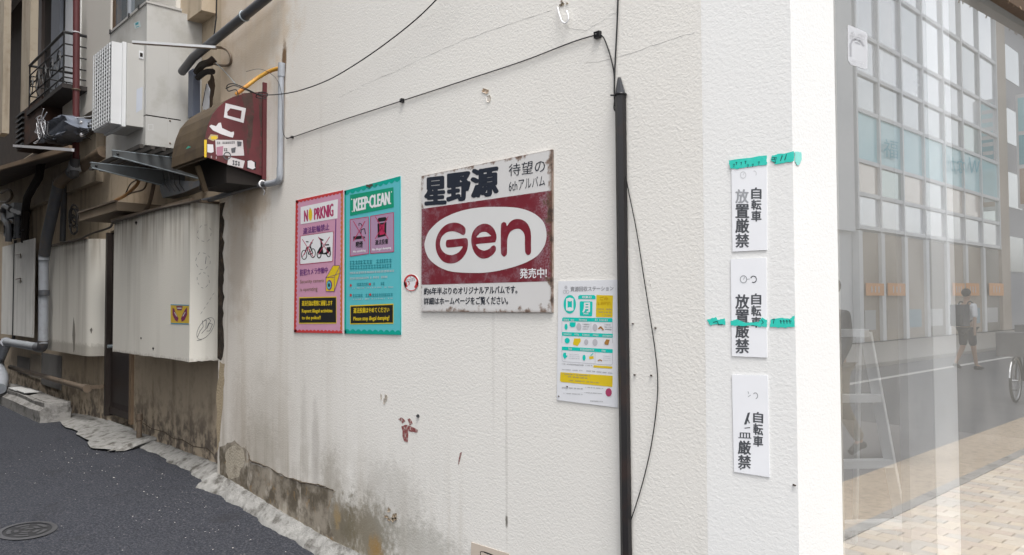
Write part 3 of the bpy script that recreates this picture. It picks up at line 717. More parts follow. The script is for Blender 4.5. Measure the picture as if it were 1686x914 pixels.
for k, (z0_, z1_, mt) in enumerate(((10.1, 11.8, PB), (8.4, 9.9, flat('sign_sky', (.2, .5, .58))), (6.4, 8.2, flat('sign_tan', (.5, .35, .26))))):
    MB().box(FX - 1.5, FX - .4, y0 + 1.19, y0 + 1.198, z0_, z1_).build('panel', mt, sb)
    q = MB()
    for i in range(3): q.box(FX - 1.2, FX - .7, y0 + 1.182, y0 + 1.188, z0_ + .25 + i * .45, z0_ + .45 + i * .45)
    q.build('lettering', T_white, sb)
# unseen block added across the alley, tall and dark to shade its left part
op = thing('alley_shade_block', 'unseen plain rendered building added across the alley to shade it', 'building', (-12, -3, 0))
MB().box(-40, -3.9, -9, -1.9, -.2, 10.5).build('wall', mat('alley_render', (.16, .135, .105), .85, streak=.5), op)
for i in range(7): MB().box(-8 - i * 3.2, -6.4 - i * 3.2, -1.898, -1.86, 4.2, 5.6).build('window', PG[0], op)
# ================================================================ SIGNS ON THE LONG WALL
z3 = zoomf(680, 240, 6.0917); z4 = zoomf(680, 380, 6.0917); zg = zoomf(700, 330, 6.529)
# enamel sign
en = thing('enamel_sign', 'rust edged white and maroon enamel sign with large oval word between the posters', 'sign')
Q = [(694, 290), (909, 246), (909, 514.5), (693.5, 513)]
c0, c1 = MAIN.pt(*Q[3]), MAIN.pt(*Q[1]); FR = (c0.x, c1.x, c0.z, c1.z)
slab(MAIN, Q, .010, 'plate', worn_material('enamel_white', (.70, .69, .68), (.16, .085, .045), FR), en, .002, bev=.001)
E = .0127
M_em = worn_material('enamel_maroon', (.185, .022, .034), (.12, .07, .04), FR, (.30, .19, .22), .45)
s_ = Print(MAIN, E); s_.poly([(694.2, 344), (908.6, 313.5), (908.8, 463), (693.8, 469)]); s_.build('maroon_field', M_em, en)
M_ew = worn_material('enamel_oval_white', (.73, .73, .72), (.2, .12, .07), (FR[0] - 1, FR[1] + 1, FR[2] - 1, FR[3] + 1))
ov = [(0, 430), (30, 350), (80, 285), (160, 215), (260, 160), (380, 115), (500, 88), (640, 72), (780, 70), (920, 73), (1040, 90), (1150, 130), (1230, 185), (1280, 250), (1303, 340), (1300, 430), (1270, 510), (1210, 590), (1120, 650), (1000, 700), (860, 740), (720, 768), (580, 780), (440, 778), (300, 768), (200, 740), (110, 690), (40, 625), (5, 550), (-8, 480)]
def sm(pts, k=4):
    P = [Vector((*p, 0)) for p in pts]; n = len(P); o = []
    for i in range(n):
        a, b, c, d = P[i - 1], P[i], P[(i + 1) % n], P[(i + 2) % n]
        for j in range(k):
            t = j / k; q = .5 * ((2 * b) + (c - a) * t + (2 * a - 5 * b + 4 * c - d) * t * t + (3 * b - a - 3 * c + d) * t ** 3); o.append((q.x, q.y))
    return o
s_ = Print(MAIN, E + .0006); s_.poly([zg(*p) for p in sm(ov)]); s_.build('white_oval', M_ew, en)
Gl = [(418, 370), (432, 350), (431, 300), (400, 265), (350, 243), (300, 240), (240, 255), (185, 295), (145, 350), (120, 410), (112, 470), (120, 540), (145, 600), (185, 650), (230, 672), (280, 678), (340, 665), (400, 620), (440, 560), (458, 500), (460, 440), (450, 412), (425, 405), (330, 415), (245, 424), (228, 435), (222, 470), (228, 498), (245, 508), (320, 502), (400, 495), (385, 530), (350, 565), (300, 585), (260, 586), (215, 570), (180, 535), (162, 490), (162, 440), (180, 390), (220, 350), (270, 333), (320, 335), (370, 355), (400, 371)]
El = [(742, 451), (757, 440), (767, 400), (760, 350), (735, 300), (690, 262), (640, 250), (590, 262), (540, 300), (505, 360), (495, 430), (505, 500), (530, 560), (570, 605), (620, 626), (680, 615), (730, 580), (758, 540), (762, 510), (750, 488), (735, 484), (715, 495), (690, 520), (650, 537), (620, 537), (580, 520), (560, 495), (549, 472), (640, 461)]
Eh = [(555, 398), (570, 370), (600, 345), (640, 338), (670, 348), (695, 368), (705, 384), (630, 391)]
Nl = [(848, 606), (828, 590), (815, 560), (813, 415), (815, 270), (830, 240), (850, 233), (870, 245), (880, 275), (910, 235), (950, 207), (1000, 200), (1050, 212), (1095, 245), (1125, 300), (1138, 370), (1138, 460), (1138, 550), (1125, 580), (1102, 588), (1085, 575), (1075, 550), (1072, 470), (1070, 380), (1050, 335), (1020, 310), (990, 305), (950, 315), (910, 345), (888, 400), (882, 450), (880, 560), (870, 590)]
M_lt = worn_material('enamel_letter_maroon', (.20, .018, .032), (.12, .07, .04), (FR[0] - .03, FR[1] + .03, FR[2] - 1, FR[3] + 1), (.30, .17, .20), .35)
for l_ in ([Gl], [El, Eh], [Nl]):
    L_ = [[zg(*p) for p in sm(q)] for q in l_]; Print(MAIN, E + .0012).poly(L_[0], L_[1:]).build('letter', M_lt, en)
M_nv = flat('enamel_navy', (.022, .028, .042), .45)
s_ = Print(MAIN, E + .0005)
for t, q in (('星', [(125, 330), (322, 308), (322, 578), (125, 590)]), ('野', [(348, 290), (566, 262), (562, 535), (348, 562)]), ('源', [(590, 245), (845, 205), (845, 488), (590, 520)])):
    Print(MAIN, E + .0005).text(t, [z3(*p) for p in q], .05).build('large_character', M_nv, en)
s_.text('約6年半ぶりのオリジナルアルバムです。', [z4(*p) for p in ((110, 572), (1045, 548), (1045, 630), (110, 642))], .022)
s_.text('詳細はホームページをご覧ください。', [z4(*p) for p in ((110, 672), (952, 655), (952, 740), (110, 740))], .022)
s_.build('bold_lettering', M_nv, en)
s_ = Print(MAIN, E + .0005)
s_.text('待望の', [z3(*p) for p in ((960, 188), (1325, 128), (1325, 265), (960, 308))], .006)
s_.text('6thアルバム', [z3(*p) for p in ((962, 345), (1322, 296), (1325, 398), (960, 462))], .004)
s_.build('thin_lettering', M_nv, en)
s_ = Print(MAIN, E + .0012); s_.text('発売中!', [zg(*p) for p in ((1018, 735), (1306, 722), (1306, 832), (1018, 840))], .02); s_.build('white_lettering', T_white, en)

def crossX(s_, x0, y0, x1, y1, w_):
    s_.line([(x0, y0), (x1, y1)], w_); s_.line([(x1, y0), (x0, y1)], w_)
def scallop(s_, a, b, nrm, n, dep):                  # a scalloped band along a poster edge
    pts = [a, b]; 
    for i in range(n * 4, -1, -1):
        t = i / (n * 4); k = dep * (.55 + .45 * abs(math.sin(math.pi * t * n)))
        pts.append((a[0] + (b[0] - a[0]) * t + nrm[0] * k, a[1] + (b[1] - a[1]) * t + nrm[1] * k))
    s_.poly(pts)
def scribs(pl, off, rows, name, m, parent, seed=1):
    s_ = Print(pl, off)
    for i, (x0, y0, x1, y1, sl, d) in enumerate(rows): s_.scribble(x0, y0, x1, y1, sl, d, seed + i)
    return s_.build(name, m, parent)
# pink poster
pk = thing('pink_poster', 'pink no parking poster with red scalloped border and yellow camera', 'poster', group='posters about parking and dumping')
Q = [(487, 330), (565, 313), (563.5, 549), (484, 547.5)]
slab(MAIN, Q, .004, 'sheet', T_pink, pk, .002)
O = .0066; zp = zoomf(480, 310, 7.617); zq = zoomf(470, 410, 6.091)
s_ = Print(MAIN, O); scallop(s_, Q[0], Q[1], (0, 1), 13, 5.2); scallop(s_, Q[3], Q[2], (0, -1), 13, 5.2); scallop(s_, Q[0], Q[3], (1, 0), 30, 4.2); s_.line([Q[0], Q[3]], .4)
s_.build('red_border', T_red, pk)
s_ = Print(MAIN, O); scallop(s_, (564.6, 318), (563.3, 544), (-1, 0), 30, 3.6); s_.build('orange_border', T_orange, pk)
s_ = Print(MAIN, O + .0005); s_.poly([(495, 341), (556.5, 328), (555.5, 359.5), (495, 369.5)]); s_.poly([(495, 389), (548.8, 381), (547.3, 430), (494, 435.3)]); s_.build('white_field', T_white, pk)
s_ = Print(MAIN, O + .001); s_.text('PRKNIG', [(517.5, 343.5), (548.5, 335), (548.5, 356), (517.5, 362)], .03); s_.text('N', [(501, 347), (506.5, 345.5), (506.5, 364), (501, 365)], .03)
s_.line([(510.5, 344), (510.5, 342)], 1); s_.build('title_lettering', flat('print_plum', (.40, .04, .13)), pk)
s_ = Print(MAIN, O + .001); s_.ell(511, 353.5, 3.2, 10); s_.build('yellow_letter', T_yel, pk)
s_ = Print(MAIN, O + .001); s_.text('違法駐輪禁止', [(499, 375.5), (542, 367.5), (542, 378.5), (499, 386)], .02); s_.text('防犯カメラ作動中', [(494, 443.5), (539.5, 439.5), (539.5, 449), (494, 454.5)], .02); s_.build('lettering', T_purple, pk)
s_ = Print(MAIN, O + .001); s_.text('Security camera', [(494, 461), (533, 458.5), (533, 466), (494, 468.5)], .01); s_.text('is operating', [(494, 474.5), (522.5, 472), (522.5, 481), (494, 481)], .01); s_.build('green_lettering', T_olive, pk)
s_ = Print(MAIN, O + .0005); s_.frame([(494.3, 389), (549, 381), (547.5, 430.3), (493.8, 435.6)], 1.0); s_.build('crimson_frame', T_crim, pk)
s_ = Print(MAIN, O + .0011)                          # bicycle and scooter pictograms
s_.oval(*zp(158, 835), 5.0, 8.2, 1.3); s_.oval(*zp(268, 815), 4.6, 8.0, 1.3)
s_.line([zp(158, 835), zp(190, 740), zp(240, 735), zp(268, 815)], 1.3); s_.line([zp(190, 740), zp(215, 830), zp(268, 815)], 1.3); s_.line([zp(215, 830), zp(245, 700)], 1.2); s_.line([zp(180, 670), zp(212, 672)], 1.6); s_.line([zp(236, 690), zp(262, 685)], 2.2)
s_.oval(*zp(345, 830), 4, 6.6, 1.6); s_.oval(*zp(465, 815), 4, 6.6, 1.6); s_.poly([zp(*p) for p in ((322, 800), (345, 755), (365, 730), (362, 650), (378, 648), (392, 760), (400, 815), (440, 800), (440, 740), (488, 735), (490, 785), (440, 830), (345, 825))])
s_.poly([zp(*p) for p in ((340, 615), (375, 632), (402, 645), (396, 662), (362, 652))]); s_.line([zp(422, 712), zp(470, 708)], 2.2)
s_.build('pictogram', T_black, pk)
s_ = Print(MAIN, O + .0016); crossX(s_, *zp(135, 640), *zp(275, 860), 1.0); crossX(s_, *zp(335, 610), *zp(478, 830), 1.0); s_.build('crossing_out', T_crim, pk)
s_ = Print(MAIN, O + .0005); s_.line([(553, 361), (551.3, 438)], 1.6); s_.build('camera_pole', T_purple, pk)
s_ = Print(MAIN, O + .001); s_.poly([zq(*p) for p in ((405, 290), (440, 225), (478, 165), (545, 165), (545, 245), (490, 425), (405, 425))]); s_.build('camera_body', T_yel, pk)
s_ = Print(MAIN, O + .0015); s_.frame([zq(*p) for p in ((405, 290), (478, 165), (545, 165), (545, 245))], .7); s_.line([zq(545, 245), zq(490, 425), zq(405, 425), zq(405, 285), zq(490, 285), zq(490, 420)], .7); s_.line([zq(490, 285), zq(545, 170)], .7); s_.ell(*zq(440, 362), 4.6, 8.3); s_.build('camera_outline', T_purple, pk)
s_ = Print(MAIN, O + .002); s_.ell(*zq(436, 362), 3.2, 6.2); s_.build('camera_lens', T_cyan, pk)
s_ = Print(MAIN, O + .0025); s_.ell(*zq(437, 362), 1.6, 3.4); s_.build('camera_lens', T_black, pk)
s_ = Print(MAIN, O + .0005); s_.poly([zq(*p) for p in ((136, 484), (512, 476), (512, 748), (134, 750))]); s_.build('yellow_frame', T_yel, pk)
s_ = Print(MAIN, O + .001); s_.poly([zq(*p) for p in ((140, 494), (507, 486), (507, 738), (138, 740))]); s_.build('black_field', T_black, pk)
s_ = Print(MAIN, O + .0015); s_.text('違法行為は警察に通報します', [zq(*p) for p in ((165, 520), (470, 515), (470, 568), (165, 572))], .02); s_.text('Report illegal activities', [zq(*p) for p in ((165, 604), (470, 600), (470, 646), (165, 650))], .025); s_.text('to the police!!', [zq(*p) for p in ((165, 672), (352, 670), (352, 716), (165, 718))], .025); s_.build('yellow_lettering', T_yel, pk)
# teal poster
tp = thing('teal_poster', 'turquoise keep clean poster with green scalloped border', 'poster', group='posters about parking and dumping')
Q = [(567, 314), (659, 290), (660, 551.5), (567, 549.5)]
slab(MAIN, Q, .004, 'sheet', T_cyan, tp, .002)
zc = zoomf(470, 280, 6.53)
s_ = Print(MAIN, O); scallop(s_, Q[0], Q[1], (0, 1), 10, 8.5); scallop(s_, Q[3], Q[2], (0, -1), 10, 8); s_.poly([Q[0], (569.6, 314), (570, 549), Q[3]]); s_.poly([(658.3, 291), Q[1], Q[2], (659, 551)]); s_.build('green_border', T_teal, tp)
s_ = Print(MAIN, O + .0006); s_.poly([zc(*p) for p in ((695, 268), (1160, 185), (1165, 400), (695, 492))]); s_.build('title_field', T_green, tp)
s_ = Print(MAIN, O + .0012); s_.text('KEEP·CLEAN', [zc(*p) for p in ((735, 310), (1118, 232), (1118, 366), (735, 448))], .035)
for p in ((712, 315), (718, 445), (1140, 235), (1130, 358)): s_.ell(*zc(*p), .9, 1.3, 8)
s_.build('title_lettering', T_white, tp)
s_ = Print(MAIN, O + .0006); s_.poly([(576.5, 361.5), (606.5, 357), (607, 417.5), (576.5, 422)]); s_.poly([(610, 356.2), (648, 349.8), (648.3, 414.5), (610, 417.3)]); s_.build('mauve_field', T_mauve, tp)
s_ = Print(MAIN, O + .001); s_.frame([(576.5, 361.5), (606.5, 357), (607, 417.5), (576.5, 422)], 1); s_.frame([(610, 356.2), (648, 349.8), (648.3, 414.5), (610, 417.3)], 1); s_.build('crimson_frame', T_crim, tp)
s_ = Print(MAIN, O + .0012); s_.poly([zc(*p) for p in ((728, 715), (820, 706), (820, 738), (730, 750))]); s_.line([zc(835, 715), zc(835, 740)], 2); s_.line([zc(850, 715), zc(852, 735)], 1.5)
s_.line([zc(810, 690), zc(815, 640), zc(850, 630), zc(860, 690)], 1.3); s_.line([zc(790, 600), zc(790, 570), zc(815, 580), zc(825, 610)], 1)
s_.poly([zc(*p) for p in ((990, 575), (1085, 560), (1083, 705), (992, 728))]); s_.poly([zc(*p) for p in ((985, 545), (1000, 515), (1075, 505), (1095, 530), (1090, 545), (990, 558))])
s_.text('喫煙', [zc(*p) for p in ((757, 770), (830, 762), (830, 832), (757, 838))], .02); s_.text('違法投棄', [zc(*p) for p in ((965, 752), (1103, 738), (1103, 795), (965, 808))], .02); s_.build('pictogram', T_black, tp)
s_ = Print(MAIN, O + .0017); s_.poly([zc(*p) for p in ((1010, 590), (1065, 582), (1062, 690), (1012, 700))]); crossX(s_, *zc(730, 550), *zc(855, 765), 1.1); crossX(s_, *zc(965, 500), *zc(1105, 740), 1.1); s_.build('crossing_out', T_crim, tp)
s_ = Print(MAIN, O + .0012); s_.text('No smoking', [zc(*p) for p in ((728, 868), (862, 850), (862, 882), (728, 898))], .03); s_.text('No illegal dumping', [zc(*p) for p in ((932, 845), (1135, 822), (1135, 852), (932, 875))], .03)
s_.build('white_lettering', T_white, tp)
scribs(MAIN, O + .0012, [(576, 429.5, 647, 436, -4, .95), (576, 437.5, 646, 444, -3.2, .95), (577, 466.5, 633, 471, -2, .7), (577, 484.5, 646, 489.5, -2, .65)], 'fine_print', T_dteal, tp, 3)
scribs(MAIN, O + .0012, [(576, 448, 649, 451.5, -4, .9), (576, 457, 640, 460.5, -3, .9), (580, 473.5, 648, 475.5, -2, .6), (580, 492, 648, 494, -2, .5)], 'fine_print', T_lgrey, tp, 9)
s_ = Print(MAIN, O + .0016); [s_.ell(x, y, 1.8, 2.2, 10) for x, y in ((577.5, 470), (609, 468), (577.5, 486), (609.5, 485))]; s_.build('red_dot', T_red, tp)
s_ = Print(MAIN, O + .0006); s_.poly([zq(*p) for p in ((648, 566), (1083, 548), (1083, 749), (648, 756))]); s_.build('yellow_frame', T_yel, tp)
s_ = Print(MAIN, O + .0011); s_.poly([zq(*p) for p in ((654, 577), (1077, 560), (1077, 738), (654, 746))]); s_.build('black_field', T_black, tp)
s_ = Print(MAIN, O + .0016); s_.text('違法投棄はやめてください', [zq(*p) for p in ((682, 590), (1040, 582), (1040, 635), (682, 645))], .02); s_.text('Please stop illegal dumping!', [zq(*p) for p in ((682, 680), (1040, 668), (1040, 722), (682, 730))], .02); s_.build('yellow_lettering', T_yel, tp)
s_ = Print(MAIN, O + .0022); s_.poly(jag([zc(*p) for p in ((860, 162), (930, 150), (945, 165), (905, 190), (870, 178))], .8, 4, 2)); s_.poly(jag([zc(*p) for p in ((955, 158), (990, 152), (975, 168))], .5, 3, 5)); s_.build('scuff', mat('scuffed_brown', (.09, .06, .05), .9), tp)
# round sticker between posters and enamel sign
rs = thing('round_sticker', 'small round red and white sticker left of the enamel sign', 'sticker')
s_ = [MAIN.pt(677 + 12.6 * math.cos(a), 465.5 + 14.2 * math.sin(a), .003) for a in [6.283 * i / 28 for i in range(28)]]
MB().prism(s_, (0, .002, 0)).build('disc', T_white, rs)
s_ = Print(MAIN, .0036); s_.oval(677, 465.5, 12.2, 13.8, 3.0, 30, 150, 390); s_.oval(677, 465.5, 12.2, 13.8, 1.2, 30, 30, 150); s_.oval(677, 465.5, 12.2, 13.8, 5.0, 16, -10, 50); s_.oval(677, 465.5, 12.2, 13.8, 5.0, 16, 140, 185); s_.line([(673, 470), (674, 466), (672, 463)], 1.4); s_.build('red_ring', T_red, rs)
s_ = Print(MAIN, .0036); s_.scribble(669, 460, 685, 464, -1.5, .95, 6); s_.oval(679, 456, 4, 2.5, .8); s_.build('grey_print', T_grey, rs)
# recycling poster
rc = thing('recycling_poster', 'white recycling schedule sheet with green and yellow boxes beside the black pole', 'poster')
Q = [(919.3, 463.2), (1016.5, 460.5), (1017, 671.3), (916.8, 658.8)]
slab(MAIN, Q, .003, 'sheet', flat('poster_white', (.76, .77, .80), .4), rc, .0015)
O = .0052; za = zoomf(905, 455, 8.31); zb = zoomf(905, 560, 7.95)
def PA(*p): return [za(*q) for q in p]
def PB_(*p): return [zb(*q) for q in p]
s_ = Print(MAIN, O); s_.text('資源回収ステーション', PA((285, 142), (872, 132), (872, 195), (285, 208)), .03); s_.build('title_lettering', T_grey, rc)
s_ = Print(MAIN, O); s_.ell(*za(275, 383), 10.2, 15.4); s_.poly(PA((390, 310), (392, 272), (410, 257), (610, 257), (628, 275), (628, 314))); s_.poly(PA((412, 350), (425, 342), (580, 345), (587, 358), (582, 535), (572, 546), (420, 543), (412, 532)))
s_.poly(PA((170, 612), (172, 575), (185, 562), (850, 573), (860, 585), (860, 628))); s_.poly(PA((168, 814), (168, 762), (865, 788), (862, 840))); s_.poly(PB_((160, 130), (160, 85), (825, 120), (825, 170)))
s_.build('teal_field', T_mint, rc)
s_ = Print(MAIN, O + .0006); s_.poly(PA((225, 305), (275, 290), (325, 305), (325, 465), (275, 480), (225, 465)), [PA((245, 335), (275, 345), (305, 335), (305, 430), (275, 420), (245, 430))])
s_.text('月', PA((455, 365), (545, 362), (545, 490), (455, 492)), .05); s_.text('MON', PA((465, 500), (528, 500), (528, 524), (465, 524)), .03); s_.text('収集日', PA((445, 270), (570, 270), (570, 302), (445, 302)), .03)
for i, (x0, x1) in enumerate(((190, 350), (400, 520), (620, 800))): s_.scribble(*za(x0, 582), *za(x1, 608), 1, .95, i)
for i, (x0, x1, y) in enumerate(((190, 300, 778), (340, 410, 783), (445, 555, 788), (590, 680, 793), (710, 845, 800))): s_.scribble(*za(x0, y), *za(x1, y + 24), .8, .95, i + 4)
for i, (x0, x1, y) in enumerate(((245, 300, 100), (400, 580, 112), (680, 740, 126))): s_.scribble(*zb(x0, y), *zb(x1, y + 26), .8, .95, i + 9)
s_.build('white_print', T_white, rc)
s_ = Print(MAIN, O); s_.poly(PA((640, 255), (866, 262), (860, 563), (632, 556))); s_.poly(PB_((575, 330), (820, 346), (820, 376), (570, 358))); s_.poly(PB_((142, 420), (825, 468), (822, 614), (150, 548), (134, 530)))
s_.poly(PA((320, 914), (335, 850), (420, 850), (425, 890), (380, 955), (325, 935))); s_.poly(PB_((515, 215), (575, 210), (575, 245), (520, 250))); s_.build('yellow_field', T_yel, rc)
s_ = Print(MAIN, O + .0006); s_.text('ごみ', PA((690, 275), (800, 275), (800, 325), (690, 325)), .05); 
for i, y in enumerate((345, 370)): s_.scribble(*za(655, y), *za(845, y + 22), .3, .95, i + 30)
s_.build('amber_print', flat('print_amber', (.62, .38, .01)), rc)
s_ = Print(MAIN, O + .0006)
for i, (x0, x1, y) in enumerate(((650, 850, 440), (670, 850, 482), (720, 840, 522))): s_.scribble(*za(x0, y), *za(x1, y + 16), .5, .85, i + 20)
for i, (x0, y0, x1, h, sl) in enumerate(((160, 305, 560, 14, 3), (160, 380, 430, 10, 2), (480, 395, 820, 14, 4), (160, 615, 440, 16, 2), (470, 612, 700, 12, 2), (180, 690, 430, 12, 2), (460, 680, 690, 12, 2), (530, 790, 700, 14, 1))):
    s_.scribble(*zb(x0, y0), *zb(x1, y0 + h), sl, .8, i + 60)
for i, (x0, y0, x1, h, sl) in enumerate(((160, 435, 540, 16, 3), (240, 470, 500, 16, 3), (250, 520, 640, 14, 4))): s_.scribble(*zb(x0, y0), *zb(x1, y0 + h), sl, .8, i + 80)
s_.build('fine_print', flat('print_midgrey', (.30, .30, .30)), rc)
s_ = Print(MAIN, O + .0003)
s_.line(PA((168, 628), (168, 760)) , .7); s_.line(PA((862, 628), (862, 788)), .7); s_.line(PA((565, 625), (565, 770)), .6); s_.line(PA((168, 815), (168, 914)), .7); s_.line(PA((862, 840), (862, 914)), .7); s_.line(PB_((160, 130), (162, 265), (180, 280), (800, 326), (822, 312), (822, 170)), .7); s_.line(PB_((595, 150), (595, 305)), .6)
for i in range(3):
    for j in range(2): s_.scribble(*za(450, 650 + i * 32), *za(555, 662 + i * 32), .5, .8, i + 90); s_.scribble(*za(750, 655 + i * 32), *za(850, 668 + i * 32), .5, .8, i + 94)
for i in range(3): s_.scribble(*zb(250, 180 + i * 26), *zb(390, 188 + i * 26), 1, .8, i + 97); s_.scribble(*zb(700, 205 + i * 26), *zb(800, 213 + i * 26), 1, .8, i + 99)
s_.ell(*za(222, 150), 2.4, 2.8); s_.oval(*za(205, 212), 2.8, 3, .8); s_.oval(*za(245, 212), 2.8, 3, .8); s_.ell(*za(500, 900), 3.4, 4.6); s_.ell(*za(620, 905), 4.2, 5.6); s_.ell(*za(400, 690), 4, 6); s_.ell(*za(620, 700), 4, 6)
s_.build('grey_pictogram', flat('print_palegrey', (.50, .50, .53)), rc)
s_ = Print(MAIN, O + .0004); s_.poly(PA((275, 628), (358, 628), (352, 680), (335, 696), (290, 694), (272, 672))); s_.ell(*za(225, 690), 2.5, 5); s_.ell(*za(240, 880), 4.2, 4.6); s_.poly(PB_((180, 165), (215, 165), (215, 200), (240, 205), (195, 250), (172, 205))); s_.ell(*zb(450, 230), 2.6, 4.6); s_.line(PB_((535, 205), (570, 175)), 1.5); s_.build('teal_pictogram', T_mint, rc)
s_ = Print(MAIN, O + .0007); s_.poly(PA((745, 914), (775, 862), (822, 868), (800, 940), (760, 935))); s_.line(PA((668, 720), (700, 690), (735, 735)), 2.5); s_.line(PB_((630, 270), (660, 258), (685, 275)), 1.8); s_.build('brown_pictogram', flat('print_rust', (.40, .20, .05)), rc)
s_ = Print(MAIN, O + .0007); A = [(zb(772, 685)[0] + 5 * (1 + .06 * (i % 2)) * math.cos(i / 24 * 6.283), zb(772, 685)[1] + 6.6 * (1 + .06 * (i % 2)) * math.sin(i / 24 * 6.283)) for i in range(24)]; s_.poly(A); s_.build('red_seal', flat('print_seal', (.42, .06, .14)), rc)
# beige paper corner at the foot of the wall
bp_ = thing('paper_notice', 'beige paper notice at the bottom edge of the wall, only its top seen', 'notice')
slab(MAIN, [(776, 893), (838, 912), (838, 960), (774, 950)], .002, 'sheet', mat('beige_paper', (.58, .50, .42), .8), bp_, .001)
s_ = Print(MAIN, .0036); s_.line([(792, 950), (791, 908.5), (797, 908.5), (808, 913)], 1.2); s_.line([(797, 909), (812, 914.5)], 2); s_.build('printed_line', T_black, bp_)

# ================================================================ NARROW NOTICES ON THE CORNER PANEL
zs = zoomf(1150, 240, 3.265); zt_ = zoomf(1150, 500, 3.045)
M_plate = flat('plate_white', (.80, .81, .84), .35)
def notice(label, Q):
    t = thing('bicycle_notice', label, 'sign', group='narrow bicycle notices'); slab(SIDE, Q, .0025, 'plate', M_plate, t, .0015, bev=.0006); return t
def col(s_, st, x0, x1, ys, bold=.03, sl=0):
    for i, c in enumerate(st): y0, y1 = ys[i], ys[i + 1] - 1.6; s_.text(c, [(x0, y0), (x1, y0 + sl), (x1, y1 + sl), (x0, y1)], bold)
M_fade = flat('print_faded', (.33, .34, .36)); M_vf = flat('print_very_faded', (.60, .61, .63)); M_bk = flat('print_soft_black', (.075, .08, .09))
O = .0046
n1 = notice('narrow white notice topped with green tape, uppermost of three', [(1204, 266), (1262.5, 261), (1263, 411.5), (1206, 414.5)])
s_ = Print(SIDE, O); col(s_, '自転車', *[zs(285, 0)[0], zs(337, 0)[0]], [309, 329, 347, 366]); col(s_, '置厳禁', zs(200, 0)[0], zs(271, 0)[0], [336.5, 360, 385, 409]); s_.build('lettering', M_bk, n1)
s_ = Print(SIDE, O); col(s_, '放', zs(200, 0)[0], zs(268, 0)[0], [312, 336]); s_.build('faded_lettering', M_fade, n1)
s_ = Print(SIDE, O); s_.oval(*zs(240, 157), 5.2, 6, 1.4); s_.line([zs(240, 157), zs(246, 147)], 1); s_.oval(*zs(300, 150), 4, 5, 1.2, 24, 250, 400); s_.build('faded_pictogram', M_vf, n1)
n2 = notice('narrow white notice crossed by green tape, middle of three', [(1203, 427), (1261.5, 424.5), (1263, 589), (1205, 586.5)])
s_ = Print(SIDE, O); col(s_, '自転車', zs(285, 0)[0], zs(336, 0)[0], [483.5, 503, 522, 541]); col(s_, '放置厳禁', zs(200, 0)[0], zs(271, 0)[0], [485, 510, 534, 558, 583]); s_.oval(*zs(296, 718), 5.5, 6, 1.5, 24, 200, 480)
s_.build('lettering', M_bk, n2)
s_ = Print(SIDE, O); s_.oval(*zs(242, 718), 6, 6.6, 1.4); s_.line([zs(242, 720), zs(248, 706)], 1); s_.line([zs(262, 718), zs(276, 716)], 1); s_.build('faded_pictogram', M_fade, n2)
n3 = notice('narrow white notice with partly rubbed out letters, lowest of three', [(1205, 617), (1264, 618), (1267, 786), (1208.5, 777)])
s_ = Print(SIDE, O); col(s_, '自転車', 1240.5, 1256, [678, 697, 717, 736], .03, 1.5); col(s_, '厳禁', 1215.5, 1236, [725, 749, 772], .03, 1.5); s_.text('皿', [(1216, 712), (1237, 713), (1237, 722), (1216, 721)], .03)
s_.poly([(1231, 680), (1235, 679), (1232, 690), (1229, 699), (1225, 699)]); s_.line([(1230, 688), (1234, 697)], 2); s_.line([(1226, 705), (1235, 704)], 1.5); s_.line([(1219, 771), (1220.5, 773)], 3); s_.build('lettering', M_bk, n3)
s_ = Print(SIDE, O); s_.oval(*zt_(285, 462), 4.6, 5.5, 1.4, 24, 220, 440); s_.line([zt_(248, 440), zt_(252, 452)], 1); s_.line([zt_(248, 468), zt_(262, 458)], 1); s_.build('faded_pictogram', M_fade, n3)
# green tapes
M_tape = mat('green_tape', (.03, .56, .46), .35, var=.15, vs_=40, dirt=(.10, .62, .54), dscale=50, damt=.5); M_ink = flat('marker_ink', (.01, .05, .06))
def tape(label, Q, off, seed, marks, pl=SIDE, am=.7):
    t = thing('green_tape', label, 'tape', group='strips of green masking tape'); r = random.Random(seed)
    pts = jag(Q, am, 5, seed); MB().prism([pl.pt(*p, off) for p in pts], -pl.n * .0008).build('strip', M_tape, t)
    s_ = Print(pl, off + .0006); marks(s_); s_.build('handwriting', M_ink, t); return t
def mk1(s_): 
    for i, (x, y) in enumerate(((1207, 271), (1211, 268), (1219, 268), (1226, 266), (1230, 272), (1238, 271), (1248, 267))): s_.line([(x, y), (x + 2.4, y - 1), (x + 1, y + 4)], .9)
tape('green tape along the top of the uppermost notice', [(1200, 264), (1262, 256), (1263, 271.5), (1240, 274), (1213, 278), (1202, 277)], .0062, 1, mk1)
def mk2(s_): s_.line([(1270, 260), (1279, 259)], 1); s_.line([(1270, 263), (1279, 261.5)], 1); s_.line([(1275, 259), (1277, 268), (1272, 266)], 1); s_.line([(1288, 256), (1285, 265)], 1.4); s_.line([(1295, 254), (1292, 264)], 1.4)
t_ = tape('short green tape wrapped round the wall corner beside the uppermost notice', [(1270, 257), (1280, 254), (1307.5, 249.6), (1307.5, 265.5), (1277, 270), (1269, 264)], .0028, 2, mk2)
MB().prism([FACE.pt(*p, .0028) for p in jag([(1309, 249.5), (1319, 250.5), (1320, 262), (1316, 272), (1312, 271), (1309, 265.5)], .6, 4, 3)], (-.0008, 0, 0)).build('folded_end', flat('pale_tape', (.25, .66, .60), .35), t_)
def mk3(s_): s_.line([(1174, 531), (1181, 529), (1183, 535), (1190, 534)], 1.2)
tape('torn green tape left of the middle notice', [(1164, 527), (1172, 524), (1179, 522), (1181, 527), (1193, 524), (1195, 535), (1177, 534), (1170, 536)], .003, 4, mk3)
def mk4(s_): s_.line([(1254, 527), (1257, 531), (1253, 534)], .9)
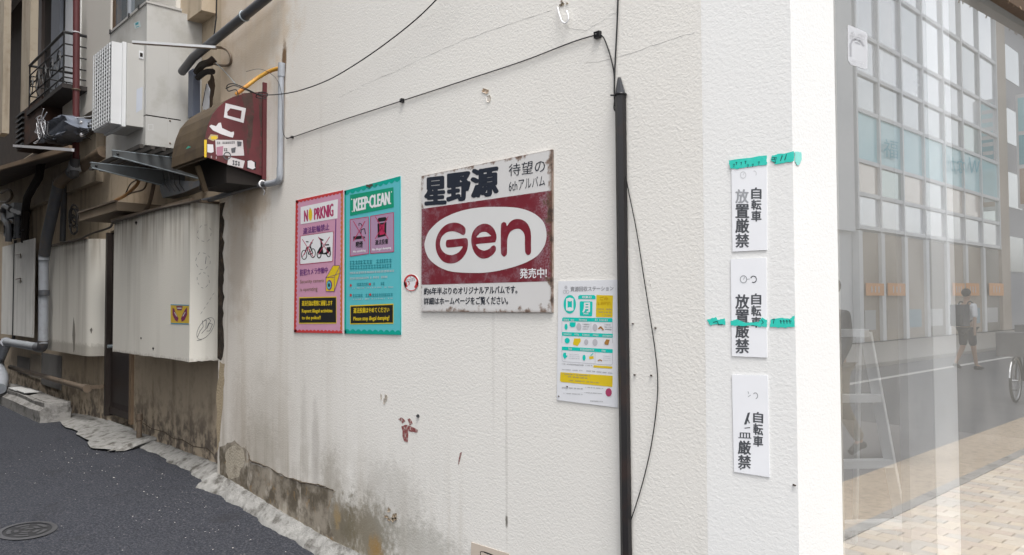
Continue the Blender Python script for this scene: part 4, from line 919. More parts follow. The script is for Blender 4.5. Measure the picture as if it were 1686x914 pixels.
tape('torn green tape stuck across the middle notice', [(1203, 528), (1212, 526), (1230, 532), (1249, 530), (1254, 523), (1263, 527), (1262, 538), (1250, 538), (1240, 535), (1220, 537), (1203, 536)], .0062, 5, mk4)
def mk5(s_):
    s_.line([(1271, 526), (1275, 525), (1273, 533)], 1.1)
    for x in (1285, 1290, 1295, 1300): s_.line([(x, 527), (x + 1, 533)], 1.2); s_.line([(x - 1, 528), (x + 3, 529)], 1)
tape('green tape with ink marks right of the middle notice', [(1268, 526), (1285, 523), (1300, 525), (1306, 521), (1308, 519), (1308, 538), (1290, 540), (1268, 538)], .003, 6, mk5)

# ================================================================ BLACK CABLE GUARD AND CABLES
gd = thing('cable_guard', 'tall black plastic cable guard fixed upright to the white wall', 'cable guard')
a, b = MAIN.pt(1021.5, 157, .022), MAIN.pt(1031.5, 930, .022); w0 = .0225
MB().tube([a, b], w0, 6).build('tube', M_pole, gd, bev=.002)
MB().tube([a + Vector((0, 0, .003)), MAIN.pt(1021, 150, .022), MAIN.pt(1019.5, 128, .022)], .02, 8, True, [.0215, .0185, .007]).build('cap', mat('dark_grey_rubber', (.03, .032, .038), .5, dirt=(.15, .13, .1), dscale=20), gd, smooth=True)
MB().ring(MAIN.pt(1021.5, 156, .022), (0, 0, 1), .0235, .0035).build('strap', M_black, gd, smooth=True)
MB().bar(MAIN.pt(1006, 157, .03), MAIN.pt(1013, 157, .04), .006, .006).build('strap_tail', M_black, gd)
def cable(label, pts, r, offs=.007, name='cable', m=None, pl=MAIN, k=7, n=8):
    P = [pl.pt(*p[:2], p[2] if len(p) > 2 else offs) for p in pts]
    return tag(MB().tube(smooth_path(P, k), r, n).build(name, m or M_wire, smooth=True), label, 'cable')
cable('thin black cable pinned up the wall in a rising line towards the black cable guard', [(471, 227), (481, 226), (560, 199), (662, 166), (760, 134), (860, 101), (930, 74), (965, 62), (984, 58), (993, 61), (1001, 80), (1007, 100), (1011, 122), (1012, 160), (1011, 178), (1014, 184)], .0028)
cable('black cable dropping from above into the top of the cable guard', [(1018, -20), (1016, 40), (1013, 100), (1011.5, 140), (1012, 165, .02), (1015, 180, .02)], .0034, .012)
cable('slack black cable bowing out to the right of the cable guard', [(1030, 290, .03), (1036, 320), (1048, 380), (1059, 450), (1070, 520), (1079, 580), (1083, 630), (1080, 680), (1071, 740), (1058, 795), (1046, 835), (1039, 856, .02)], .0022, .012)
cable('black cable swinging up from the maroon hood to the top of the picture', [(372, 146, .3), (385, 141, .3), (400, 146, .3), (425, 155, .2), (452, 156, .12), (490, 150, .08), (540, 132, .06), (590, 103, .05), (640, 68, .05), (685, 32, .05), (722, -4, .05), (760, -45, .05)], .0035)
cable('thin wire falling beside the grey conduit', [(405, 118, .2), (430, 114, .12), (455, 130, .06), (464, 160, .05), (465, 210, .05), (470, 226, .02), (480, 226, .01)], .0017)
cable('black cable looped and knotted on top of the maroon hood', [(392, 160, .3), (389, 148, .3), (376, 150, .3), (374, 141, .3), (385, 138, .3), (405, 146, .28), (425, 156, .2), (437, 160, .12), (440, 154, .1), (428, 152, .15), (422, 160, .16), (438, 163, .1)], .0035)
for i, (x, y) in enumerate(((481, 226), (662, 166), (984, 58))):
    c = MAIN.pt(x, y, .009); lab = ('lowest black cable clip near the grey conduit', 'black cable clip halfway along the rising cable', 'large black cable clip where the thin cable turns down')[i]; s_ = (.008, .011, .015)[i]
    t = thing('cable_clip', lab, 'clip', group='clips holding the thin cable')
    MB().box(c.x - s_, c.x + s_, c.y - .009, c.y + .0085, c.z - s_ * .8, c.z + s_).build('body', M_black, t, bev=.003)
    MB().cyl(c + Vector((-.002, -.009, .003)), c + Vector((-.002, -.013, .003)), .003, 8).build('nail', mat('nail_steel', (.4, .4, .4), .4, .8), t)

# ================================================================ GREY CONDUIT, YELLOW HOSE
cn = thing('grey_conduit', 'slim grey conduit running down the wall and bending left below the maroon hood', 'conduit')
P = [MAIN.pt(463, 118, .03), MAIN.pt(461, 290, .03)]; MB().tube(P, .0195, 12).build('pipe', M_greyp, cn, smooth=True)
MB().tube([MAIN.pt(464, 104, .03), MAIN.pt(463, 126, .03)], .0235, 12).build('sleeve', M_greyp, cn, smooth=True)
MB().tube([MAIN.pt(461, 276, .03), MAIN.pt(461, 288, .03)] + [MAIN.pt(*p, .03) for p in ((460.5, 294), (457, 299), (450, 301.5), (440, 303))], .022, 12).build('elbow', M_greyp, cn, smooth=True)
MB().tube([MAIN.pt(442, 302.5, .03), MAIN.pt(415, 307, .03), MAIN.pt(385, 316, .04), MAIN.pt(352, 327, .05), MAIN.pt(325, 333, .04)], .019, 12).build('pipe', M_dgrey, cn, smooth=True)
MB().ring(MAIN.pt(432, 303, .03), (1, 0, 0), .022, .006).build('clip', T_white, cn, smooth=True)
MB().tube([MAIN.pt(432, 308, .02), MAIN.pt(436, 316, .01), MAIN.pt(434, 321, .005)], .004, 6).build('clip_tail', T_white, cn)
P = smooth_path([MAIN.pt(462, 112, .03), MAIN.pt(445, 117, .06), MAIN.pt(425, 128, .12), MAIN.pt(405, 143, .2), MAIN.pt(388, 156, .26)], 14)
rr_ = [.0125 + (.0025 if i % 2 else 0) for i in range(len(P))]
tag(MB().tube(P, .013, 10, True, rr_).build('corrugated_hose', mat('yellow_conduit', (.50, .28, .04), .5, dirt=(.45, .10, .03), dscale=6), smooth=True), 'yellow and orange ribbed hose coming out of the wall above the hood', 'hose')

# ================================================================ MAROON VENT HOOD
hd = thing('vent_hood', 'maroon vent hood with curved rusty front and torn stickers', 'vent hood')
hx = MAIN.pt(438, 200).x; x2 = at(283, 275, Y=2.03).x; yf = at(338, 258, X=hx).y
zfb = at(338, 257, X=hx).z; ztop = at(438, 151, X=hx).z; zwb = at(433, 291, X=hx).z
prof = [(at(a_, b_, X=hx).y, at(a_, b_, X=hx).z) for a_, b_ in ((335, 257), (336, 240), (339, 220), (343, 205), (350, 188), (360, 176), (372, 166), (385, 159), (400, 155))] + [(WY - .02, ztop), (WY - .003, ztop)]
side_pts = prof + [(WY - .003, zwb)]
MB().prism([Vector((hx, y, z)) for y, z in side_pts], (-.006, 0, 0)).build('side_panel', M_mar, hd)
MB().prism([Vector((x2, y, z)) for y, z in side_pts], (-.006, 0, 0)).build('side_panel', M_rust, hd)
q = MB()
for (a, b) in zip(prof, prof[1:]):
    q.face([(hx - .002, *a), (hx - .002, *b), (x2, *b), (x2, *a)]); q.face([(hx - .002, a[0] + .008, a[1] - .006), (hx - .002, b[0] + .008, b[1] - .006), (x2, b[0] + .008, b[1] - .006), (x2, a[0] + .008, a[1] - .006)])
q.build('curved_front', M_rust, hd, smooth=True, fix=False)
MB().box(hx + .001, hx + .014, WY - .03, WY - .001, zwb - .02, ztop + .06).build('flange', M_mar, hd, bev=.003)
MB().bar((hx - .02, yf + .01, zfb - .004), (x2, yf + .01, zfb - .004), .02, .015).build('front_lip', M_rust, hd)
MB().box(x2 + .08, hx - .03, 2.2, WY - .004, zfb - .16, zfb + .3).build('duct_throat', M_dark, hd)
MB().bar((x2 + .3, 2.1, zfb - .02), (x2 + .3, 2.16, zfb - .20), .03, .03).build('damper_rod', M_rust, hd)
HP = Plane((hx, 0, 0), (1, 0, 0)); zh = zoomf(280, 140, 5.08)
def H(*p): return [zh(*q) for q in p]
s_ = Print(HP, .0006); s_.poly(jag(H((600, 75), (690, 60), (700, 230), (690, 420), (660, 590), (640, 560), (650, 380), (620, 210)), 1.1, 5, 7)); s_.poly(jag(H((740, 70), (790, 60), (785, 380), (775, 700), (745, 690), (755, 400)), 1.1, 5, 8)); s_.build('rust_bloom', mat('brown_bloom', (.060, .034, .028), .7, var=.6, vs_=22, dirt=(.13, .03, .035), dscale=16, damt=.9), hd)
s_ = Print(HP, .0015); s_.poly(H((465, 152), (635, 195), (615, 318), (450, 270)), [H((505, 195), (600, 215), (590, 285), (480, 255), (478, 225))]); s_.poly(H((328, 345), (345, 333), (385, 345), (405, 318), (425, 315), (435, 360), (510, 395), (533, 390), (535, 410), (525, 440), (500, 435), (430, 412), (360, 380)))
s_.poly(H((312, 495), (360, 498), (365, 560), (345, 568), (312, 562))); s_.poly(jag(H((650, 635), (680, 630), (705, 650), (712, 695), (690, 706), (650, 690)), .5, 3, 1)); s_.build('torn_sticker', flat('sticker_white', (.62, .60, .61)), hd)
s_ = Print(HP, .001); s_.poly(H((378, 458), (608, 462), (620, 590), (500, 592), (385, 580))); s_.poly(H((490, 600), (625, 635), (610, 697), (478, 665))); s_.scribble(*zh(340, 592), *zh(410, 612), 2, .9, 5); s_.build('sticker', flat('sticker_pale', (.55, .52, .52)), hd)
s_ = Print(HP, .0025); s_.scribble(*zh(392, 475), *zh(550, 495), -1, .95, 2); s_.poly(H((560, 470), (600, 475), (595, 510), (565, 515))); s_.scribble(*zh(450, 530), *zh(490, 555), -.5, .95, 4); s_.poly(H((510, 530), (550, 520), (545, 565), (515, 570))); s_.scribble(*zh(500, 625), *zh(600, 665), 4, .95, 8); s_.oval(*zh(478, 592), 6.4, 6.6, 1.8); s_.build('sticker_print', flat('print_charcoal', (.09, .09, .10)), hd)
s_ = Print(HP, .002); s_.poly(H((388, 520), (445, 510), (440, 590), (390, 592))); s_.build('pink_sticker', flat('sticker_pink', (.38, .18, .24)), hd)
s_ = Print(HP, .0012); s_.poly(H((645, 628), (720, 645), (716, 712), (640, 700))); s_.build('black_sticker', T_black, hd)
s_ = Print(HP, .002); s_.poly(H((285, 458), (307, 458), (304, 606), (286, 602))); s_.poly(H((340, 430), (380, 425), (400, 440), (385, 455), (345, 455))); s_.build('yellow_sticker', flat('sticker_yellow', (.65, .45, .03)), hd)
s_ = Print(HP, .0014); s_.poly(H((318, 450), (340, 412), (400, 420), (402, 445), (360, 470))); s_.build('tan_sticker', flat('sticker_tan', (.42, .33, .2)), hd)
FPn = Plane((0, yf - .002, 0), (0, -1, 0))
s_ = Print(FPn, .003); s_.poly(jag(H((132, 535), (150, 510), (172, 520), (178, 560), (172, 600), (180, 630), (168, 630), (160, 600), (148, 555)), .6, 3, 1)); s_.build('green_scrap', flat('scrap_green', (.05, .38, .28)), hd)
# ================================================================ BEIGE BUILDING FURTHER UP THE ALLEY
LY = 2.60                         # its ground floor wall
bb = thing('beige_building', 'grimy beige building further up the alley with dark door, overhang and balcony', 'building')
dxr, dxl = at(218, 650, Y=LY).x, at(177, 650, Y=LY).x
HB = 3.74
MB().box(dxr + .05, XL - .001, LY, LY + .3, -.3, HB).build('wall', beige, bb)
MB().box(-20, dxl - .002, LY, LY + .3, -.3, HB).build('wall', beige, bb)
MB().box(dxl, dxr + .05, LY + .001, LY + .3, 2.32, HB - .002).build('wall', beige, bb)
# dark steel door
zb_, zt2 = gz(-8.8) + .12, 2.28
dr = MB().box(dxl + .03, dxr - .02, LY + .02, LY + .06, zb_ + .02, zt2).build('door', M_door, bb, bev=.004)
tag(dr, 'dark brown steel door under the stucco box')
MB().box(dxl + .14, dxr - .12, LY + .012, LY + .0195, zb_ + .16, zt2 - .2).build('door_panel', mat('door_panel_brown', (.024, .017, .015), .4, var=.3), dr, bev=.006)
MB().box(dxl + .04, dxr - .03, LY + .008, LY + .019, zb_ + .03, zb_ + .10).build('kick_rail', M_door, dr)
MB().cyl((dxl + .12, LY + .01, 1.05), (dxl + .12, LY - .04, 1.05), .02, 10).build('handle', M_steel, dr)
MB().box(dxr - .018, dxr + .048, LY - .03, LY + .05, zb_, zt2 + .02).build('door_frame', M_trim, bb, bev=.004)
MB().box(dxl - .03, dxl + .028, LY - .03, LY + .05, zb_, zt2 + .02).build('door_frame', M_door, bb, bev=.004)
# overhanging upper storey
OY = 2.43; ox = at(133, 120, Y=OY).x; oxr = -6.9
MB().box(-6.9, -6.42, 2.47, LY - .002, at(335, 20, Y=2.5).z, TOP - 1).build('beam', beige, bb, bev=.01)
MB().box(oxr + .001, XL - .001, LY, LY + .3, HB + .001, TOP).build('wall', beige, bb)
wxa, wxb = at(182, 20, Y=OY).x, at(246, 10, Y=OY).x; wzb = 3.96
upm = stucco_material('pale_upper_stucco', (.60, .575, .53), 'clean')
MB().box(ox, wxa, OY, 3.2, HB + .001, TOP).build('upper_wall', upm, bb)
MB().box(wxb, oxr, OY + .001, 3.2, HB + .14, TOP).build('upper_wall', upm, bb)
MB().box(wxa, wxb, OY + .002, 3.2, HB + .001, wzb).build('upper_wall', upm, bb)
MB().box(wxa, wxb, OY + .002, 3.2, 5.3, TOP).build('upper_wall', upm, bb)
MB().box(ox - .02, oxr + .02, OY - .02, LY - .002, HB - .10, HB + .001).build('ledge', upm, bb, bev=.01)
wf = MB().box(wxa + .001, wxa + .07, OY + .02, OY + .12, wzb, 5.299).build('window_frame', M_wood, bb)
wn_ = MB().box(wxa + .071, wxa + .10, OY + .03, OY + .12, wzb, 5.299).build('window_frame', M_dgrey, bb)
wp = MB().box(wxa + .1, wxb, OY + .08, OY + .09, wzb + .05, 5.298).build('window_pane', glassy('bluish_glass', (.12, .16, .18), .1), bb)
MB().box(wxa + .38, wxa + .42, OY + .05, OY + .079, wzb, 5.297).build('window_mullion', M_greyp, bb)
MB().box(wxa + .1, wxb, OY + .015, OY + .075, wzb - .002, wzb + .05).build('window_sill', M_greyp, bb)
# edge strip (bright corner bead) and recess beyond with columns
MB().box(ox - .05, ox - .002, OY - .01, 3.2, HB, TOP).build('corner_bead', mat('bright_strip', (.72, .72, .70), .6), bb)
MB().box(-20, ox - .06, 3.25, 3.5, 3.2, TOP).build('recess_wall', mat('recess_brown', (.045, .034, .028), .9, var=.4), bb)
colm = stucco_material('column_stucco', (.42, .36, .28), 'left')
for (p0, p1, pb) in ((35, 62, 176), (-2, 17, 215)):
    a, b = at(p0, 100, Y=2.5).x, at(p1, 100, Y=2.6).x
    MB().box(a, b, 2.5, 2.60, at((p0 + p1) / 2, pb, Y=2.5).z, TOP).build('column', colm, bb)
for (p0, p1, yy, col_) in ((84, 98, 3.0, (.22, .24, .28)), (99, 106, 3.1, (.30, .28, .26)), (107, 119, 3.05, (.72, .75, .80)), (62, 68, 3.05, (.11, .09, .08))):
    a, b = at(p0, 60, Y=yy).x, at(p1, 60, Y=yy).x
    MB().box(a, b, yy, yy + .05, 3.6, TOP).build('recess_panel', mat('recess_panel_%d' % p0, col_, .6, var=.12), bb)
a, b = at(103, 175, Y=2.4).x, at(119, 175, Y=2.4).x
MB().box(a, b, 2.4, 2.59, at(110, 200, Y=2.4).z, at(110, 159, Y=2.4).z).build('bracket_block', upm, bb, bev=.01)
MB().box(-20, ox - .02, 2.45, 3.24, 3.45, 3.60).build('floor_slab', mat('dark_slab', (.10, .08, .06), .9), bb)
MB().box(-20, -9.6, 2.52, 2.599, 2.9, 3.449).build('frieze', colm, bb)
# wall details low: grey service hatches
for (p0, p1, y0_, y1_, c_) in ((50, 67, 582, 620, (.30, .26, .21)), (68, 100, 580, 632, (.17, .165, .16)), (28, 48, 585, 612, (.15, .14, .13))):
    a, b = at(p0, 600, Y=LY - .015).x, at(p1, 600, Y=LY - .015).x
    MB().box(a, b, LY - .015, LY - .001, at(p0, y1_, Y=LY).z, at(p0, y0_, Y=LY).z).build('hatch', mat('hatch_%d' % p0, c_, .7, var=.25), bb, bev=.003)
pts = [at(x, y, Y=LY - .002) for x, y in ((236, 697), (250, 706), (270, 711), (285, 722), (300, 724), (318, 735), (340, 738), (352, 748))]
MB().tube(pts, .003, 5).build('crack', mat('crack_dark', (.09, .07, .05), .95), bb)

# stucco boxes
b1 = MB(); Y1_ = 2.285; x0, x1 = at(187, 450, Y=Y1_).x, at(313, 450, Y=Y1_).x; z0, z1 = 1.06, at(313, 333, Y=Y1_).z
o1 = thing('stucco_box', 'large pale stucco box on the wall with yellow sticker and scribbled tag on its side', 'wall box', group='stucco boxes over the alley')
q = b1.box(x0, x1, Y1_, 2.599, z0, z1)
bmesh.ops.subdivide_edges(q.b, edges=q.b.edges[:], cuts=12, use_grid_fill=True)
for v in q.b.verts:
    if abs(v.co.z - z0) < .001: v.co.z += rnd.uniform(-.006, .004)
q.build('shell', boxw, o1, bev=0)
MB().bar((x0 - .03, Y1_ - .008, z1 + .012), (x1 + .05, Y1_ - .008, z1 + .012), .03, .025).build('top_trim', M_bpipe, o1)
MB().box(x0 - .02, x1 + .02, Y1_ - .01, 2.598, z1 + .002, z1 + .02).build('lid', M_bpipe, o1)
BF = Plane((0, Y1_, 0), (0, -1, 0)); BS = Plane((x1, 0, 0), (1, 0, 0))
st_ = thing('square_sticker', 'small square yellow and maroon sticker on the big stucco box', 'sticker')
Q = [(281, 501), (311, 502), (311, 534), (281, 533)]
slab(BF, Q, .001, 'paper', flat('sticker_ochre', (.62, .42, .05)), st_, .001)
zk = zoomf(170, 300, 2.8555)
s_ = Print(BF, .0026); s_.line([(281, 501.8), (311, 502.8)], 1.6); s_.line([(281, 532.5), (311, 533.5)], 1.6); s_.build('blue_edge', flat('print_blue', (.06, .3, .48)), st_)
s_ = Print(BF, .0026); s_.poly([(284, 506), (287, 509), (290, 517), (294, 524), (292, 530), (288, 527), (284, 518)]); s_.poly([(308, 506), (305, 509), (301, 517), (298, 524), (299, 530), (304, 527), (308, 518)]); s_.poly([(290, 504), (301, 504), (299, 511), (292, 511)]); s_.build('maroon_shape', flat('print_wine', (.20, .03, .10)), st_)
s_ = Print(BF, .003); s_.line([(287, 514), (291, 521)], 1.3); s_.line([(305, 514), (301, 521)], 1.3); s_.line([(292, 507.5), (299, 507.5)], 2); s_.build('white_shape', T_lgrey, st_)
s_ = Print(BS, .0015)
tg = [[(466, 650), (470, 680), (455, 700), (443, 728)], [(470, 655), (485, 648), (482, 690), (462, 712)], [(492, 640), (505, 650), (486, 690), (496, 662), (514, 668), (500, 700), (486, 700)], [(440, 745), (462, 740)]]
for l in tg: s_.line([zk(*p) for p in l], .8)
cx_, cy_ = zk(481, 688)
A = [(cx_ + 14 * math.cos(t / 20 * 6.283) - 4 * math.sin(t / 20 * 6.283), cy_ + 17 * math.sin(t / 20 * 6.283) - 6 * math.cos(t / 20 * 6.283)) for t in range(21)]
s_.line(A, .7)
for c_ in ((475, 240, 34), (468, 370, 34), (470, 460, 30)):
    A = [(zk(c_[0], c_[1])[0] + c_[2] / 2.9 * math.cos(t / 16 * 6.283) * rnd.uniform(.9, 1.1), zk(c_[0], c_[1])[1] + c_[2] / 2.4 * math.sin(t / 16 * 6.283) * rnd.uniform(.85, 1.1)) for t in range(17)]
    for i in range(0, 16, 2): s_.line([A[i], A[i + 1]], .55)
for i in range(5): s_.line([zk(522 - i * 14, 520 + i * 22), zk(514 - i * 14, 532 + i * 22)], .5)
s_.line([zk(484, 350), zk(480, 385)], .8); s_.build('graffiti_tag', mat('marker_grey', (.10, .10, .11), .7), o1)
s_ = Print(BF, .0015)
for p in ((224, 367, 2.0), (232, 557, 1.2), (252, 574, 1.5)): s_.poly(jag([(p[0] - p[2], p[1]), (p[0], p[1] - p[2] * 2), (p[0] + p[2], p[1]), (p[0], p[1] + p[2] * 2)], .4, 3, 3))
s_.build('dirt_spot', M_dark, o1)
# second box, rounded right corner
o2 = thing('stucco_box', 'smaller stucco box with rounded corner left of the dark door', 'wall box', group='stucco boxes over the alley')
Y2_ = 2.41; xr = at(177, 480, Y=LY).x + .02; x0 = at(78, 480, Y=Y2_).x; z0, z1 = at(150, 588, Y=Y2_).z, at(150, 392, Y=Y2_).z
P = [(x0, LY - .002), (x0, Y2_)] + [(xr - .14 + .14 * math.sin(a), Y2_ + .13 - .13 * math.cos(a)) for a in [R(t) for t in range(0, 91, 15)]] + [(xr, LY - .002)]
MB().prism([Vector((x, y, z0)) for x, y in P], (0, 0, z1 - z0)).build('shell', boxw, o2, smooth=True)
MB().bar((x0 - .02, Y2_ - .005, z1 + .012), (xr - .1, Y2_ - .005, z1 + .012), .03, .025).build('top_trim', M_bpipe, o2)
P2 = Plane((0, Y2_, 0), (0, -1, 0)); s_ = Print(P2, .0015); s_.poly([(121, 522), (123, 534), (124, 552), (123, 575), (121, 582), (119, 552)]); s_.poly(jag([(148, 543), (151, 539), (152, 544), (150, 550)], .4, 3, 3)); s_.build('dirt_spot', mat('box_smear', (.25, .23, .20), .9), o2)

# corrugated white panels at far left
wpn = thing('ribbed_shutter', 'pair of white ribbed shutters hung at the far left', 'shutter')
YP = 2.42; xa, xm, xb = at(3, 480, Y=YP).x, at(22.5, 480, Y=YP).x, at(54, 480, Y=YP).x; zt1, zb1 = at(53, 393, Y=YP).z, at(53, 556, Y=YP).z
M_rib = mat('dull_white_ribbed', (.62, .615, .59), .6, var=.08, streak=.4)
for (u0, u1, n) in ((xa, xm - .03, 9), (xm + .03, xb, 13)):
    pts = []; 
    for i in range(n * 2 + 1):
        x = u0 + (u1 - u0) * i / (n * 2); d = .014 if (i % 2) else 0; pts.append((x - .012, YP + d)); pts.append((x + .012, YP + d))
    q = MB()
    lo = [q.b.verts.new((x, y, zb1)) for x, y in pts]; hi = [q.b.verts.new((x, y, zt1)) for x, y in pts]; lo2 = [q.b.verts.new((x, y + .02, zb1)) for x, y in pts]; hi2 = [q.b.verts.new((x, y + .02, zt1)) for x, y in pts]
    for i in range(len(pts) - 1): q.b.faces.new((lo[i], lo[i + 1], hi[i + 1], hi[i])); q.b.faces.new((lo2[i], hi2[i], hi2[i + 1], lo2[i + 1]))
    q.b.faces.new((lo[-1], lo2[-1], hi2[-1], hi[-1])); q.b.faces.new((lo[0], hi[0], hi2[0], lo2[0]))
    q.build('ribbed_sheet', M_rib, wpn)
MB().box(xm - .012, xm + .012, YP - .01, YP + .03, zb1 - .15, zt1 + .05).build('centre_post', M_iron, wpn)
for zz in (420, 460): MB().tube([at(26, zz, Y=YP - .01), at(34, zz - 2, Y=YP - .02), at(34, zz + 4, Y=YP - .01)], .006, 6).build('latch', M_bpipe, wpn)

# ================================================================ AIR CONDITIONER STACK
YA = 2.14
ac = thing('cream_duct_box', 'tall cream sheet metal box behind the white outdoor unit', 'equipment box')
xr = at(241, 100, Y=YA).x; xl = at(181, 60, Y=YA).x; zt_a = at(242, 5, Y=YA).z; zs_ = at(237, 191, Y=YA).z; zb_a = at(236, 240, Y=YA).z
MB().box(xl, xr, YA, 2.424, zs_ + .006, zt_a).build('upper_casing', M_ac, ac, bev=.004)
MB().box(xl + .006, xr - .006, YA + .006, 2.424, zs_ - .004, zs_ + .0055).build('seam_strip', M_dark, ac)
MB().box(xl - .08, xr, YA, 2.424, zb_a, zs_ - .0045).build('lower_casing', M_ac, ac, bev=.004)
# upper casing reaches the wall at the right as a deep side
MB().box(xr - .30, xr - .0015, 2.4245, LY - .002, zb_a + .02, zt_a - .01).build('rear_casing', M_ac, ac)
MB().box(xl - .01, xr + .008, YA - .008, 2.42, zt_a + .0005, zt_a + .02).build('lid', M_acd, ac, bev=.002)
SX = Plane((xr, 0, 0), (1, 0, 0)); s_ = Print(SX, .001); s_.line([(279.5, 14), (278.5, 70), (276, 150), (275.5, 238)], .6); s_.build('side_seam', M_acd, ac)
s_ = Print(SX, .001); s_.frame([(244, 205), (252, 205), (252, 214), (244, 214)], .6); s_.build('plate_outline', M_acw, ac)
for (x, y) in ((280, 199), (280, 236)): p = SX.pt(x, y); MB().sphere(p, .008).build('bolt', M_bpipe, ac)
AF = Plane((0, YA, 0), (0, -1, 0))
s_ = Print(AF, .001); s_.poly([(220, 38), (230, 34), (232, 44), (222, 48)]); s_.build('label_plate', flat('label_pale', (.5, .58, .58)), ac)
s_ = Print(AF, .0015); s_.poly([(223, 38), (228, 36), (228, 40), (223, 42)]); s_.line([(224, 45), (229, 43)], 1.2); s_.build('label_print', T_dteal, ac)
for (x, y) in ((181, 58), (212, 30), (228, 16)): MB().box(*[c for c in (at(x, y, Y=YA - .012).x - .012, at(x, y, Y=YA - .012).x + .012, YA - .016, YA - .0085, zt_a - .006, zt_a + .03)]).build('lid_clip', M_iron, ac)
ou = thing('outdoor_unit', 'white air conditioner outdoor unit with fan grille facing the alley', 'air conditioner')
xs_ = at(237, 150, Y=YA).x; yb = at(209, 130, X=xs_).y; zt_u, zb_u = at(209, 70, X=xs_).z, at(209, 206, X=xs_).z
YGf = yb - .11; xg0 = at(155, 160, Y=YGf).x
MB().box(xg0 + .06, xs_, yb, YA - .001, zb_u, zt_u).build('body', M_ac, ou, bev=.006)
MB().box(xg0, xs_ - .02, yb - .03, yb - .0005, zb_u - .01, zt_u + .008).build('front_frame', M_acw, ou, bev=.006)
hood_ = MB().box(xg0 + .01, xs_ - .03, YGf, yb - .031, zb_u + .005, zt_u - .005)
hood_.build('fan_cover', M_acw, ou, bev=.02, seg=3)
gx0, gx1, gz0, gz1 = xg0 + .02, xs_ - .045, zb_u + .02, zt_u - .02
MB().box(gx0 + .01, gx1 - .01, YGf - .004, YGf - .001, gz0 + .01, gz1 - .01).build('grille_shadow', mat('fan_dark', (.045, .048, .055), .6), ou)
q = MB(); nn = 20
for i in range(nn + 1): z = gz0 + (gz1 - gz0) * i / nn; q.box(gx0, gx1, YGf - .012, YGf - .006, z - .006, z + .006)
q = q.build('grille_slat', M_acw, ou)
q = MB()
for i in range(8): x = gx0 + (gx1 - gx0) * i / 7; q.box(x - .009, x + .009, YGf - .0165, YGf - .0122, gz0, gz1)
q.build('grille_bar', M_acw, ou)
SU = Plane((xs_, 0, 0), (1, 0, 0))
p0, p1 = SU.pt(228.5, 96), SU.pt(236, 85)
MB().box(xs_ - .004, xs_ + .006, p0.y, p1.y, p0.z, p1.z + .0).build('side_handle', M_acw, ou, bev=.002)
p0, p1 = SU.pt(230, 93.5), SU.pt(234.5, 88); MB().box(xs_ + .0065, xs_ + .008, p0.y, p1.y, p0.z, p1.z).build('handle_hole', M_dark, ou)
s_ = Print(SU, .001); s_.poly([(225, 147), (235, 143), (234, 180), (224, 186)]); s_.build('rating_label', flat('label_blue', (.45, .48, .54)), ou)
# brackets
M_br = mat('bracket_steel', (.085, .092, .095), .5, .4, var=.25, dirt=(.06, .05, .045), dscale=8)
for lab, (tx, ty), xx in (('right hand triangular steel bracket under the cream box', (187, 248), -6.55), ('left hand triangular steel bracket under the cream box', (152, 268), -7.1)):
    t = thing('shelf_bracket', lab, 'bracket', group='steel brackets under the air conditioner')
    tip = at(tx, ty, X=xx); wl_ = Vector((xx, LY - .003, tip.z))
    MB().prism([tip + Vector((0, -.01, .0)), wl_ + Vector((0, 0, 0)), Vector((xx, LY - .003, tip.z - .15)), Vector((xx, LY - .10, tip.z - .15)), tip + Vector((0, -.01, -.04))], (-.006, 0, 0)).build('web', M_br, t)
    MB().box(xx - .035, xx + .002, tip.y - .01, LY - .004, tip.z + .0005, tip.z + .006).build('top_flange', M_steel, t)
    MB().bar(tip + Vector((-.012, 0, -.042)), (xx - .012, LY - .05, tip.z - .155), .03, .006).build('lower_flange', M_steel, t)
    MB().sphere(tip + Vector((.003, .03, -.022)), .011).build('bolt', M_iron, t)
tb = at(187, 246, X=-6.55); 
MB_ = MB()
for k in range(6): MB_.bar((-7.85, 2.02 + k * .085, tb.z + .035), (-6.45, 2.02 + k * .085, tb.z + .035), .03, .03)
tag(MB_.build('support_rack', mat('rack_dark', (.05, .045, .04), .7, var=.3)), 'dark slatted rack between the brackets and the cream box', 'rack')
# white arm with rusty hook
arm = thing('wall_stay', 'slim white metal arm from the wall hook to the outdoor unit', 'support arm')
A0, A1 = at(219, 69, Y=1.97), at(356, 78, Y=2.36); A2 = at(372, 80, Y=2.44)
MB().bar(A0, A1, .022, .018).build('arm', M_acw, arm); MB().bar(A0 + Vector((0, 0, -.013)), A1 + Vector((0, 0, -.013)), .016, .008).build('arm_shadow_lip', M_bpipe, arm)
MB().tube(smooth_path([A1, at(366, 79, Y=2.42), at(375, 84, Y=2.45), at(380, 95, Y=2.45), at(378, 106, Y=2.46), at(366, 108, Y=2.44), at(353, 105, Y=2.42)], 5), .010, 8).build('hook', M_bpipe, arm, smooth=True)
MB().tube(smooth_path([at(355, 103, Y=2.4), at(372, 120, Y=2.43), at(390, 141, Y=2.3)], 4), .003, 6).build('tie_wire', M_steel, arm)
# diagonal dark pipe at top
dp = thing('diagonal_pipe', 'dark grey pipe slanting down from the top behind the cream box', 'pipe')
MB().tube([at(452, -14, Y=2.38), at(318, 95, Y=2.36), at(300, 118, Y=2.4)], .035, 14).build('pipe', M_dgrey, dp, smooth=True)
pa_, pb_ = at(452, -14, Y=2.38), at(318, 95, Y=2.36); pm = pa_.lerp(pb_, .33)
MB().ring(pm, pb_ - pa_, .037, .006).build('ring_clamp', M_steel, dp, smooth=True)
tag(MB().tube([at(357, -20, Y=2.4), at(356, 30, Y=2.4), at(352, 62, Y=2.38)], .006, 6).build('cable', M_wire), 'short black cable hanging down to the diagonal pipe', 'cable')
